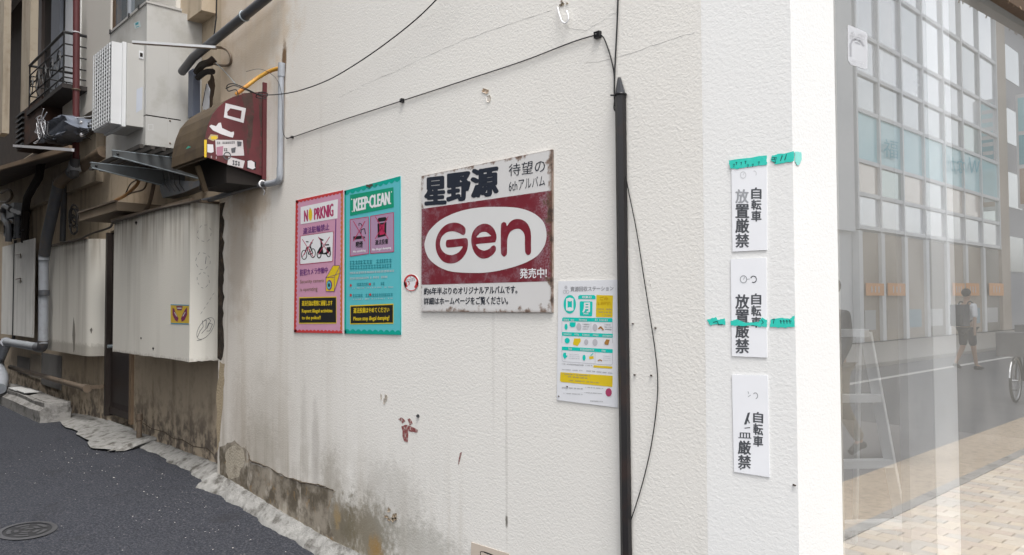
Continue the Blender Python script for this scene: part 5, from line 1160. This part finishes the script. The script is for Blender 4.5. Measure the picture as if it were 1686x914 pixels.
# clutter behind the casing
cl = thing('pipe_clutter', 'dark pipe ends and torn white lagging between cream box and hood', 'pipes')
MB().box(at(322, 120, Y=2.5).x, at(330, 120, Y=2.5).x, 2.44, 2.5, at(325, 195, Y=2.5).z, at(325, 118, Y=2.5).z).build('downpipe', mat('slate_pvc', (.13, .15, .20), .5), cl)
MB().tube(smooth_path([at(324, 118, Y=2.46), at(333, 107, Y=2.42), at(345, 103, Y=2.4), at(353, 97, Y=2.42)], 4), .03, 8).build('pipe_end', mat('burnt_brown', (.035, .025, .018), .8, var=.5), cl, smooth=True)
MB().tube(smooth_path([at(326, 128, Y=2.46), at(338, 119, Y=2.42), at(350, 118, Y=2.42)], 4), .024, 8).build('pipe_end', M_dark, cl, smooth=True)
MB().prism([at(x, y, Y=2.455) for x, y in jag([(333, 180), (336, 150), (341, 138), (345, 150), (343, 182)], 1, 3, 2)], (0, .01, 0)).build('torn_lagging', T_lgrey, cl)
MB().prism([at(x, y, Y=2.462) for x, y in jag([(343, 185), (343, 135), (348, 118), (353, 135), (350, 160), (347, 185)], 1.5, 4, 3)], (0, .005, 0)).build('rust_stain_plate', mat('black_rust', (.05, .03, .015), .95, var=.5), cl)
MB().tube([at(340, 138, Y=2.44), at(333, 175, Y=2.44)], .003, 5).build('lead', M_wire, cl)
MB().prism([at(x, y, Y=2.40) for x, y in ((262, 295), (300, 297), (318, 300), (350, 288), (352, 296), (300, 318), (268, 326), (264, 315))], (0, .10, 0)).build('dark_channel', M_dgrey, cl)
for k in range(4): MB().tube([at(268 + k * 9, 282, Y=2.36), at(272 + k * 8, 303, Y=2.37), at(280 + k * 8, 315, Y=2.4)], .004, 5).build('lead', M_wire, cl)

# ================================================================ PIPES LEFT
gp = thing('bent_drain_pipe', 'thick dusty pipe bending down from the cream box then left along the wall', 'pipe')
P1 = [at(170, 250, Y=2.5), at(112, 289, Y=2.34), at(100, 299, Y=2.31), at(95, 312, Y=2.30), at(76, 396, Y=2.3), at(73, 420, Y=2.3)]
MB().tube(P1[:3] + [at(97, 305, Y=2.3)], .065, 14).build('sloping_run', M_bpipe, gp, smooth=True)
MB().tube([at(97, 300, Y=2.3), P1[3], P1[4], P1[5]], .065, 14).build('dropping_run', M_dgrey, gp, smooth=True)
MB().tube([at(122, 282, Y=2.365), at(118, 285, Y=2.355)], .072, 14).build('collar', M_dgrey, gp, smooth=True)
MB().tube([at(72, 417, Y=2.3), at(71, 560, Y=2.3), at(71, 566, Y=2.3)], .055, 14).build('vertical_run', M_greyp, gp, smooth=True)
for y in (420, 478): MB().tube([at(72.5, y, Y=2.3), at(72.5, y + 9, Y=2.3)], .062, 14).build('collar', M_greyp if y < 450 else M_dgrey, gp, smooth=True)
el = at(71, 573, Y=2.3); lf = at(9, 576, Y=2.3); lf.z = el.z
MB().tube(smooth_path([at(71, 560, Y=2.3), at(70, 570, Y=2.3), el + Vector((-.12, 0, 0)), el + Vector((-.3, 0, 0))], 4), .06, 14).build('elbow', M_dgrey, gp, smooth=True)
MB().tube([el + Vector((-.28, 0, 0)), lf], .052, 14).build('horizontal_run', M_greyp, gp, smooth=True)
MB().tube(smooth_path([lf + Vector((.05, 0, 0)), at(2, 582, Y=2.3), at(-3, 600, Y=2.3), at(4, 622, Y=2.2), at(0, 640, Y=2.1)], 4), .075, 14).build('bend', M_greyp, gp, smooth=True)
tag(MB().tube([at(106, 305, Y=2.5), at(103, 398, Y=2.5)], .035, 10).build('drain_pipe', M_dgrey, smooth=True), 'thin dark grey pipe just right of the thick bent pipe', 'pipe')
tag(MB().tube([at(68, 268, Y=2.3), at(64, 292, Y=2.3), at(45, 325, Y=2.4), at(42, 345, Y=2.45), at(41, 400, Y=2.45)], .05, 10).build('drain_pipe', M_dark, smooth=True), 'black pipe slanting down from the canopy then dropping straight', 'pipe')
rp_ = thing('red_pole', 'dark red painted pole rising past the balcony', 'pole')
MB().tube([at(126, -30, Y=2.3), at(125, 262, Y=2.3)], .036, 12).build('pole', M_red, rp_, smooth=True)
for y in (54, 148): MB().ring(at(125.5, y, Y=2.3), (0, 0, 1), .038, .008).build('collar', M_bpipe if y > 100 else T_lgrey, rp_, smooth=True)
MB().tube([at(124, 255, Y=2.3), at(122, 290, Y=2.3)], .05, 12).build('foot_socket', M_dgrey, rp_, smooth=True)
MB().tube([at(122, 266, Y=2.3), at(122, 282, Y=2.3)], .075, 14, True, [.05, .075]).build('foot_cup', M_greyp, rp_, smooth=True)
lp_ = thing('low_pipe', 'dusty brown pipe running low along the wall to a capped end', 'pipe')
a, b = at(17, 608, Y=2.42), at(140, 634, Y=2.40); b.z = a.z = (a.z + b.z) / 2
MB().tube([a, b], .032, 12).build('pipe', M_bpipe, lp_, smooth=True); MB().tube([b + Vector((-.02, 0, 0)), b + Vector((.09, 0, 0))], .045, 12).build('end_cap', M_bpipe, lp_, smooth=True)
MB().box(b.x - .05, b.x - .02, 2.40, LY, b.z - .02, b.z + .02).build('wall_bracket', M_bpipe, lp_)
sp = at(229, 735, Y=2.5); tag(MB().tube([(sp.x, 2.5, gz(sp.x)), (sp.x, 2.5, gz(sp.x) + .22), (sp.x, 2.5, gz(sp.x) + .23), (sp.x, 2.5, gz(sp.x) + .29)], .02, 10, True, [.028, .024, .034, .03]).build('pipe_stub', M_bpipe, smooth=True), 'short upright capped pipe stub right of the dark door', 'pipe')
# concrete block with slabs
cb = thing('concrete_block', 'rough weathered concrete block lying against the wall foot at far left', 'concrete block')
a, b = at(18, 655, Z=.17), at(102, 692, Z=.17); q = MB()
base = [Vector((a.x, 2.13, .12)), Vector((b.x, 2.13, .12)), Vector((b.x, 2.45, .12)), Vector((a.x, 2.45, .12))]
q.prism(base, (0, 0, .25)); bmesh.ops.subdivide_edges(q.b, edges=q.b.edges[:], cuts=5, use_grid_fill=True)
for v in q.b.verts:
    v.co += Vector((rnd.uniform(-.012, .012), rnd.uniform(-.008, .008), rnd.uniform(-.008, .008)))
    if v.co.z > .3: v.co.y += .05 if v.co.y < 2.2 else 0
q.build('block', M_conc, cb, bev=.01, smooth=True)
sb_ = thing('tile_slabs', 'two thin pale slabs lying on the concrete block', 'slabs')
for k in range(2):
    c = at(34 + k * 14, 636, Y=2.3); MB().box(c.x - .25, c.x + .22, 2.2, 2.36, .385 + k * .012, .396 + k * .012, None).build('slab', mat('pale_tile', (.55, .55, .54), .7), sb_)
# door canopy shelf
YS = 2.2; xa, xb, zs2 = at(131, 356, Y=YS).x, at(192, 338, Y=YS).x, at(192, 340, Y=YS).z
ds = thing('door_canopy', 'dusty concrete canopy slab above the dark door', 'canopy')
MB().box(xa, xb, YS, LY - .002, zs2 - .035, zs2 + .045).build('slab', mat('dusty_render', (.27, .21, .15), .85, var=.25), ds, bev=.008)
MB().bar((xa, YS - .004, zs2 + .052), (xb, YS - .004, zs2 + .052), .03, .015).build('edge_flashing', M_bpipe, ds)
for i, (P, r_, m_) in enumerate((([(190, 330), (206, 322), (224, 306), (228, 298)], .016, mat('ochre_hose', (.36, .20, .08), .6)), ([(200, 326), (216, 318), (236, 312), (242, 300)], .008, M_bpipe), ([(205, 324), (214, 304), (226, 296)], .006, M_wire), ([(236, 350), (246, 335), (254, 300)], .018, M_bpipe))):
    tag(MB().tube(smooth_path([at(x, y, Y=2.42) for x, y in P], 5), r_, 8).build('hose', m_, smooth=True), ('ochre pipe curling up from the door canopy', 'thin brown wire loop above the door canopy', 'thin black wire arcing above the door canopy', 'brown hose dropping beside the big stucco box')[i], 'hose')
# cable run along the top of the boxes
cable_pts = [(330, 332), (262, 346), (225, 357), (188, 368), (180, 377), (150, 387), (128, 397), (100, 402)]
P = [at(x, y - 2, Y=2.26 if x > 186 else 2.36) for x, y in cable_pts]
tag(MB().tube(smooth_path(P, 5), .011, 8).build('cable', mat('dusty_cable', (.09, .075, .06), .7, var=.4), smooth=True), 'dusty thick cable running along the tops of the two stucco boxes', 'cable')
cb2 = thing('cable_coil', 'tangled coil of grey cable hanging by the door canopy', 'cable coil')
r4 = random.Random(9)
for k in range(7):
    cx_, cy_ = 122 + r4.uniform(-3, 3), 362 + r4.uniform(-12, 12); A = [at(cx_ + (5 + r4.random() * 2) * math.cos(t / 12 * 6.283), cy_ + (12 + r4.random() * 6) * math.sin(t / 12 * 6.283), Y=2.45 + r4.uniform(-.05, .05)) for t in range(13)]
    MB().tube(smooth_path(A, 3), .008, 6).build('loop', mat('grey_cable', (.10, .095, .09), .6), cb2, smooth=True)
# canopy at upper left with vent and bundle
M_aw = mat('rusty_canopy', (.085, .065, .05), .8, var=.4, dirt=(.03, .025, .02), dscale=5)
lc = thing('lean_to_canopy', 'rusty sloping sheet canopy at upper left over the alley', 'canopy')
a, b, c, d = at(118, 247, Y=2.05), at(-12, 284, Y=1.95), at(-12, 312, Y=2.5), at(122, 262, Y=2.55)
MB().prism([a, b, c, d], (0, 0, .02)).build('sheet', M_aw, lc)
MB().bar(a + Vector((0, -.01, .02)), b + Vector((0, -.01, .02)), .03, .05).build('front_edge', M_trim, lc)
MB().bar(at(122, 262, Y=2.54), at(-12, 320, Y=2.54), .03, .03).build('rear_batten', M_bpipe, lc)
tag(MB().bar(at(23, 240, Y=1.98), at(120, 247, Y=1.92), .022, .028).build('white_pole', T_lgrey), 'slim white pole lying across the front of the rusty canopy', 'pole')
vt = thing('louvred_duct', 'rust brown louvred duct box above the canopy', 'duct')
x0_, x1_ = at(29, 215, Y=2.2).x, at(38, 215, Y=2.2).x
zA, zB = at(34, 246, Y=2.2).z, at(34, 186, Y=2.2).z; xR = at(68, 215, Y=2.2).x
MB().box(x0_, xR, 2.2, 2.5, zA, zB).build('casing', mat('deep_rust', (.042, .022, .016), .8, var=.5, dirt=(.10, .04, .02), dscale=6), vt, bev=.006)
for k in range(7): z = zA + .04 + k * (zB - zA - .08) / 6; MB().box(x0_ + .02, x0_ + .42, 2.17, 2.199, z - .012, z + .012).build('louvre', M_iron, vt)
jb = thing('tarpaulin_bundle', 'crumpled blue grey tarpaulin bundle tied with white cord', 'bundle')
c = at(88, 214, Y=2.15); q = MB().prism([at(x, y, Y=2.08) for x, y in ((63, 234), (66, 222), (72, 204), (84, 198), (96, 190), (108, 191), (111, 206), (107, 219), (96, 226), (84, 233))], (0, .22, 0))
bmesh.ops.subdivide_edges(q.b, edges=q.b.edges[:], cuts=3, use_grid_fill=True)
for v in q.b.verts: v.co += Vector((rnd.uniform(-.02, .02), rnd.uniform(-.03, .03), rnd.uniform(-.015, .015)))
q.build('cover', mat('blue_grey_tarp', (.14, .16, .20), .6, var=.4, vs_=14, dirt=(.04, .04, .04), dscale=10), jb, smooth=True)
for k in range(7):
    A = [c + Vector((r4.uniform(-.28, .28), -.10 - r4.random() * .04, r4.uniform(-.14, .2))) for _ in range(4)]
    MB().tube(smooth_path(A, 5), .0045, 6).build('cord', T_lgrey, jb, smooth=True)
for k in range(3): MB().tube(smooth_path([c + Vector((-.1 + k * .12, -.08, .05)), c + Vector((.1 + k * .1, -.12, -.12)), c + Vector((.35, -.05, -.2 + k * .03))], 5), .010, 6).build('cord', M_wire, jb, smooth=True)
tag(MB().tube(smooth_path([at(98, 193, Y=2.1), at(125, 194, Y=2.2), at(140, 193, Y=2.05), at(155, 191, Y=2.0)], 4), .005, 6).build('cord', T_lgrey, smooth=True), 'white cord stretched from the bundle to the outdoor unit', 'cord')
cj = thing('cable_junction', 'clump of small white connectors hanging on the red pole', 'connectors')
for k in range(7): MB().sphere(at(126 + r4.uniform(0, 24), 203 + r4.uniform(-2, 22), Y=2.2), .014 + r4.random() * .012, (1.3, .8, 1), 8).build('connector', [T_lgrey, M_greyp, M_iron][k % 3], cj, smooth=True)
for k in range(4): MB().tube(smooth_path([at(126, 205 + k * 6, Y=2.2), at(136, 214 + k * 3, Y=2.2), at(150, 218 + k * 4, Y=2.3)], 4), .004, 6).build('lead', M_wire, cj)
# gas meter cluster
gmn = thing('gas_meter', 'grey gas meter with bent pipes at the far left', 'gas meter')
c = at(28, 348, Y=2.45); MB().box(c.x - .25, c.x + .25, 2.36, 2.55, c.z - .10, c.z + .10).build('meter_body', M_greyp, gmn, bev=.03, seg=3)
MB().tube(smooth_path([at(18, 345, Y=2.35), at(9, 340, Y=2.35), at(5, 350, Y=2.35), at(8, 362, Y=2.35), at(14, 372, Y=2.35), at(14, 398, Y=2.35)], 5), .045, 10).build('inlet_pipe', M_dgrey, gmn, smooth=True)
MB().tube([at(30, 355, Y=2.4), at(29, 392, Y=2.4)], .05, 10).build('outlet_pipe', M_dgrey, gmn, smooth=True)
MB().tube(smooth_path([at(2, 318, Y=2.4), at(14, 312, Y=2.4), at(20, 322, Y=2.4), at(12, 332, Y=2.4), at(2, 333, Y=2.4)], 5), .02, 8).build('valve_loop', M_bpipe, gmn, smooth=True)
for k in range(3): MB().cyl(at(20 + k * 5, 346 + k * 2, Y=2.36), at(20 + k * 5, 346 + k * 2, Y=2.33), .03, 10).build('dial', M_acw, gmn)
cb3 = thing('cable_coil', 'dark tangle of cables between the gas meter and the ribbed shutters', 'cable coil')
for k in range(8):
    cx_, cy_ = 22 + r4.uniform(-8, 8), 382 + r4.uniform(-10, 8); A = [at(cx_ + (7 + r4.random() * 3) * math.cos(t / 10 * 6.283), cy_ + (8 + r4.random() * 5) * math.sin(t / 10 * 6.283), Y=2.45 + r4.uniform(-.05, .05)) for t in range(11)]
    MB().tube(smooth_path(A, 3), .012, 6).build('loop', M_wire, cb3, smooth=True)
# balcony
bl = thing('balcony', 'small black iron balcony with curled railing beside the red pole', 'balcony')
YB = 2.2; xr_, xl_ = at(105, 80, Y=YB).x, at(49, 115, Y=YB).x; zr = at(105, 53, Y=YB).z; zq_ = at(105, 126, Y=YB).z
lv = [zr, zr - .13, zr - .26, zr - .39, zq_]
for i, z in enumerate(lv):
    r_ = .018 if i == 0 else .009
    MB().tube([(xr_, 3.0, z), (xr_, YB, z), (xl_, YB, z), (xl_, 3.0, z)], r_, 6).build('rail', M_iron, bl)
for t in (0, .5, 1): x = xl_ + (xr_ - xl_) * t; MB().tube([(x, YB + .001, zq_ - .1), (x, YB + .001, zr)], .010, 6).build('post', M_iron, bl)
for y_ in (2.6, 2.95): MB().tube([(xr_, y_, zq_), (xr_, y_, zr)], .009, 6).build('post', M_iron, bl)
for k in range(5):
    x = xl_ + (xr_ - xl_) * (k + .5) / 5; A = [Vector((x + .10 * math.cos(t / 8 * 6.283) * (1 - t / 22), YB - .012, (zr + zq_) / 2 - .05 + .14 * math.sin(t / 8 * 6.283) * (1 - t / 22))) for t in range(12)]
    MB().tube(smooth_path(A, 3), .006, 5).build('scroll', M_iron, bl, smooth=True)
for k in range(3):
    A = [Vector((xl_ - .001, YB + .15 + k * .22 + .08 * math.cos(t / 8 * 6.283), (zr + zq_) / 2 + .14 * math.sin(t / 8 * 6.283))) for t in range(9)]
    MB().tube(smooth_path(A, 3), .006, 5).build('scroll', M_iron, bl)
MB().box(xl_ - .05, xr_ + .05, YB - .02, 3.24, zq_ - .13, zq_ - .08).build('floor', mat('balcony_floor', (.035, .03, .028), .8), bl)
MB().box(xl_ + .3, xr_ - .1, 2.7, 2.74, zq_ - .1, zr + .1).build('screen', mat('grey_screen', (.20, .21, .24), .6), bl)

# ================================================================ STREET PEOPLE AND BICYCLE (seen in the glass)
def skin_mesh(name, J, E_, m, parent=None, sub=2):
    me = bpy.data.meshes.new(name); me.from_pydata([j[0] for j in J], E_, []); o = bpy.data.objects.new(name, me); COL.objects.link(o)
    md = o.modifiers.new('s', 'SKIN'); md.use_smooth_shade = True
    for i, j in enumerate(J): v = me.skin_vertices[0].data[i]; r_ = j[1]; v.radius = (r_, r_) if not isinstance(r_, tuple) else r_; v.use_root = (i == 0)
    s = o.modifiers.new('b', 'SUBSURF'); s.levels = s.render_levels = sub
    bpy.context.view_layer.update()
    m2 = bpy.data.meshes.new_from_object(o.evaluated_get(bpy.context.evaluated_depsgraph_get())); bpy.data.objects.remove(o); bpy.data.meshes.remove(me)
    m2.name = name; m2.materials.clear(); m2.materials.append(m)
    for p in m2.polygons: p.use_smooth = True; p.material_index = 0
    n = bpy.data.objects.new(name, m2); COL.objects.link(n)
    if parent: n.parent = parent
    return n
SKN = mat('skin', (.42, .27, .19), .6, var=.05); HAIR = mat('black_hair', (.012, .010, .010), .6)
def person(label, loc, rot, shirt, legs, longpants, sc=1.0, armbend=.1, long_sleeve=False):
    t = thing('person', label, 'person', loc); t.rotation_euler = (0, 0, rot); t.scale = (sc,) * 3
    # local frame: faces +Y, right hand +X
    J = [((0, 0, .95), (.13, .10)), ((0, .0, 1.15), (.12, .09)), ((0, 0, 1.35), (.14, .10)), ((0, 0, 1.46), (.07, .06)), ((0, .01, 1.53), .05), ((0, .02, 1.60), (.072, .085)), ((0, .02, 1.68), (.075, .09)), ((0, .01, 1.73), (.05, .06))]
    E_ = [(0, 1), (1, 2), (2, 3), (3, 4), (4, 5), (5, 6), (6, 7)]
    legsJ = {}
    for s_, kn, fo in ((-1, (.10, .52), (-.05, .09)), (1, (.03, .50), (.30, .12))):
        k = len(J); dy = fo[0] if s_ < 0 else -.22
        J += [((s_ * .09, 0, .86), .085), ((s_ * .095, .06 if s_ < 0 else -.02, .50), .058), ((s_ * .095, .14 if s_ < 0 else -.26, .10 if s_ < 0 else .16), .036), ((s_ * .10, .30 if s_ < 0 else -.14, .035 if s_ < 0 else .05), .033)]
        E_ += [(0, k), (k, k + 1), (k + 1, k + 2), (k + 2, k + 3)]
    for s_ in (-1, 1):
        k = len(J); sw_ = -.10 if s_ < 0 else .14
        J += [((s_ * .17, 0, 1.40), .055), ((s_ * .22, -.02 + sw_ * .3, 1.13), .042), ((s_ * .22, sw_ + .04, .90), .028), ((s_ * .215, sw_ + .06, .84), .026)]
        E_ += [(2, k), (k, k + 1), (k + 1, k + 2), (k + 2, k + 3)]
        for f in range(4):
            q = len(J); J += [((s_ * .21, sw_ + .035 + f * .017, .79), .0085), ((s_ * .205, sw_ + .04 + f * .017, .755 + (.006 if f in (0, 3) else 0)), .0075)]; E_ += [(k + 3, q), (q, q + 1)]
        q = len(J); J += [((s_ * .20, sw_ + .10, .815), .009), ((s_ * .195, sw_ + .115, .785), .008)]; E_ += [(k + 3, q), (q, q + 1)]
    body = skin_mesh('body', J, E_, SKN, t)
    def sub(ix, grow, name, m, ext=()):
        mp_ = {a: i for i, a in enumerate(ix)}; JJ = [(J[a][0], tuple(r_ + grow for r_ in J[a][1]) if isinstance(J[a][1], tuple) else J[a][1] + grow) for a in ix]
        return skin_mesh(name, JJ, [(mp_[a], mp_[b]) for a, b in E_ if a in mp_ and b in mp_], m, t)
    # shirt: torso + upper arms
    tor = [0, 1, 2]; arms = [16, 17] if not long_sleeve else [16, 17, 18]; k2 = 16 + 14
    arms2 = [k2, k2 + 1] if not long_sleeve else [k2, k2 + 1, k2 + 2]
    sub(tor + arms + arms2, .018, 'shirt' if not long_sleeve else 'jacket', shirt)
    sub([0, 8, 9, 12, 13] + ([10, 14] if longpants else []), .022, 'trousers' if longpants else 'shorts', legs)
    for a, b in ((10, 11), (14, 15)):
        P0, P1 = Vector(J[a][0]), Vector(J[b][0]); MB().tube([P0 + Vector((0, -.05, -.05)), P0 + Vector((0, .03, -.05)), P1 + Vector((0, .02, 0))], .045, 10, True, [.035, .048, .032]).build('shoe', M_iron, None, smooth=True).parent = t
    h = MB().sphere((0, -.005, 1.69), .098, (.92, 1.08, 1.0), 16)
    for v in h.b.verts[:]:
        if v.co.z < 1.60 or (v.co.y > .055 and v.co.z < 1.71): v.co.y = min(v.co.y, .02); v.co.z = max(v.co.z, 1.60)
    h.build('hair', HAIR, None, smooth=True).parent = t
    f = MB(); f.tube([(0, .10, 1.665), (0, .118, 1.635)], .011, 6, True, [.006, .012]); f.build('nose', SKN, None, smooth=True).parent = t
    for s_ in (-1, 1):
        MB().sphere((s_ * .03, .096, 1.665), .009, (1.3, .6, .7), 8).build('eye', T_black, None).parent = t
        MB().sphere((s_ * .078, .015, 1.645), .022, (.4, .8, 1.3), 8).build('ear', SKN, None, smooth=True).parent = t
    MB().sphere((0, .098, 1.60), .016, (1.3, .4, .3), 8).build('mouth', mat('lips', (.3, .12, .1), .5), None).parent = t
    return t
pp1 = mirror_at(1594, 609, Z=-.03)
yaw1 = R(20)
pr = person('person in white shirt and dark shorts walking away along the street', pp1, yaw1, mat('white_shirt', (.72, .74, .78), .8), mat('dark_shorts', (.035, .035, .045), .8), False, 1.02)
bk = thing('backpack', 'grey backpack on the back of the walking person', 'backpack', pp1); bk.rotation_euler = (0, 0, yaw1)
MB().box(-.16, .16, -.32, -.12, .98, 1.46).build('bag', mat('backpack_grey', (.07, .075, .09), .8, var=.25), None, bev=.05, seg=3, smooth=True).parent = bk
MB().box(-.12, .12, -.38, -.315, 1.02, 1.24).build('pocket', mat('backpack_pocket', (.05, .055, .07), .8), None, bev=.02, smooth=True).parent = bk
for s_ in (-1, 1): MB().tube(smooth_path([(s_ * .1, -.14, 1.44), (s_ * .11, -.04, 1.53), (s_ * .11, .12, 1.42), (s_ * .12, .10, 1.2), (s_ * .13, -.12, 1.05)], 4), .014, 6).build('strap', M_iron, None).parent = bk
pp2 = mirror_at(1372, 752, Z=-.03)
person('person in dark jacket and olive trousers standing close to the street edge', pp2, R(200), mat('dark_jacket', (.06, .06, .065), .8), mat('olive_trousers', (.24, .21, .16), .8), True, 1.0, long_sleeve=True)
bw = mirror_at(1673, 663, Z=-.03)
bi = thing('bicycle', 'black bicycle with covered front basket standing at the street side', 'bicycle', bw); bi.rotation_euler = (0, 0, R(88))
def bpart(mb, n, m, **k): o = mb.build(n, m, None, **k); o.parent = bi; return o
M_ty = mat('tyre_rubber', (.015, .015, .015), .8); M_ch = mat('chrome', (.6, .6, .6), .25, 1.)
for xw in (0, 1.08):
    c = Vector((xw, 0, .33)); wo = bpart(MB().ring(c, (0, 1, 0), .31, .021, 40), 'wheel', M_ty, smooth=True)
    for n_2, q, mm in (('rim', MB().ring(c, (0, 1, 0), .283, .009, 40), M_ch), ('hub', MB().cyl(c - Vector((0, .04, 0)), c + Vector((0, .04, 0)), .022), M_ch)): o = q.build(n_2, mm, None, smooth=True); o.parent = wo
    q = MB()
    for k in range(24): a = 6.283 * k / 24; q.tube([c + Vector((0, .02 * (-1) ** k, 0)), c + Vector((.28 * math.cos(a), 0, .28 * math.sin(a)))], .0014, 4)
    o = q.build('spokes', M_ch, None); o.parent = wo
    q = MB(); q.tube([c + Vector((.35 * math.cos(R(a)), 0, .35 * math.sin(R(a)))) for a in range(20, 171, 15)], .012, 6); bpart(q, 'mudguard', M_ch)
bpart(MB().tube([(0, 0, .33), (.12, 0, .68), (.17, 0, .98)], .014, 8).tube([(.15, 0, .85), (.50, 0, .35)], .018, 8).tube([(.14, 0, .72), (.48, 0, .32)], .014, 8).tube([(.50, 0, .30), (.62, 0, .82)], .016, 8).tube([(.50, 0, .32), (1.08, 0, .33)], .01, 8).tube([(.60, 0, .72), (1.08, 0, .33)], .009, 8), 'frame', M_iron, smooth=True)
bpart(MB().tube(smooth_path([(.36, -.27, .98), (.24, -.22, 1.03), (.17, 0, 1.0), (.24, .22, 1.03), (.36, .27, .98)], 5), .011, 8), 'handlebar', M_ch, smooth=True)
bpart(MB().tube([(.53, 0, .86), (.72, 0, .88), (.80, 0, .88)], .05, 10, True, [.025, .06, .085]), 'saddle', M_iron, smooth=True)
bpart(MB().cyl((.50, -.09, .30), (.50, .09, .30), .012).box(.42, .5, -.17, -.09, .13, .155).box(.5, .58, .09, .17, .45, .475), 'pedals', M_iron)
bpart(MB().cyl((-.06, 0, .62), (-.10, 0, .62), .03, 12, .04), 'lamp', M_ch)
bpart(MB().box(-.20, .16, -.20, .20, .70, 1.06), 'basket_cover', mat('grey_cover', (.14, .14, .145), .8, var=.25, vs_=12), bev=.06, seg=3, smooth=True)
bpart(MB().box(.80, 1.2, -.17, .17, .75, 1.15), 'rear_seat_cover', mat('grey_cover', (.14, .14, .145), .8), bev=.06, seg=3, smooth=True)
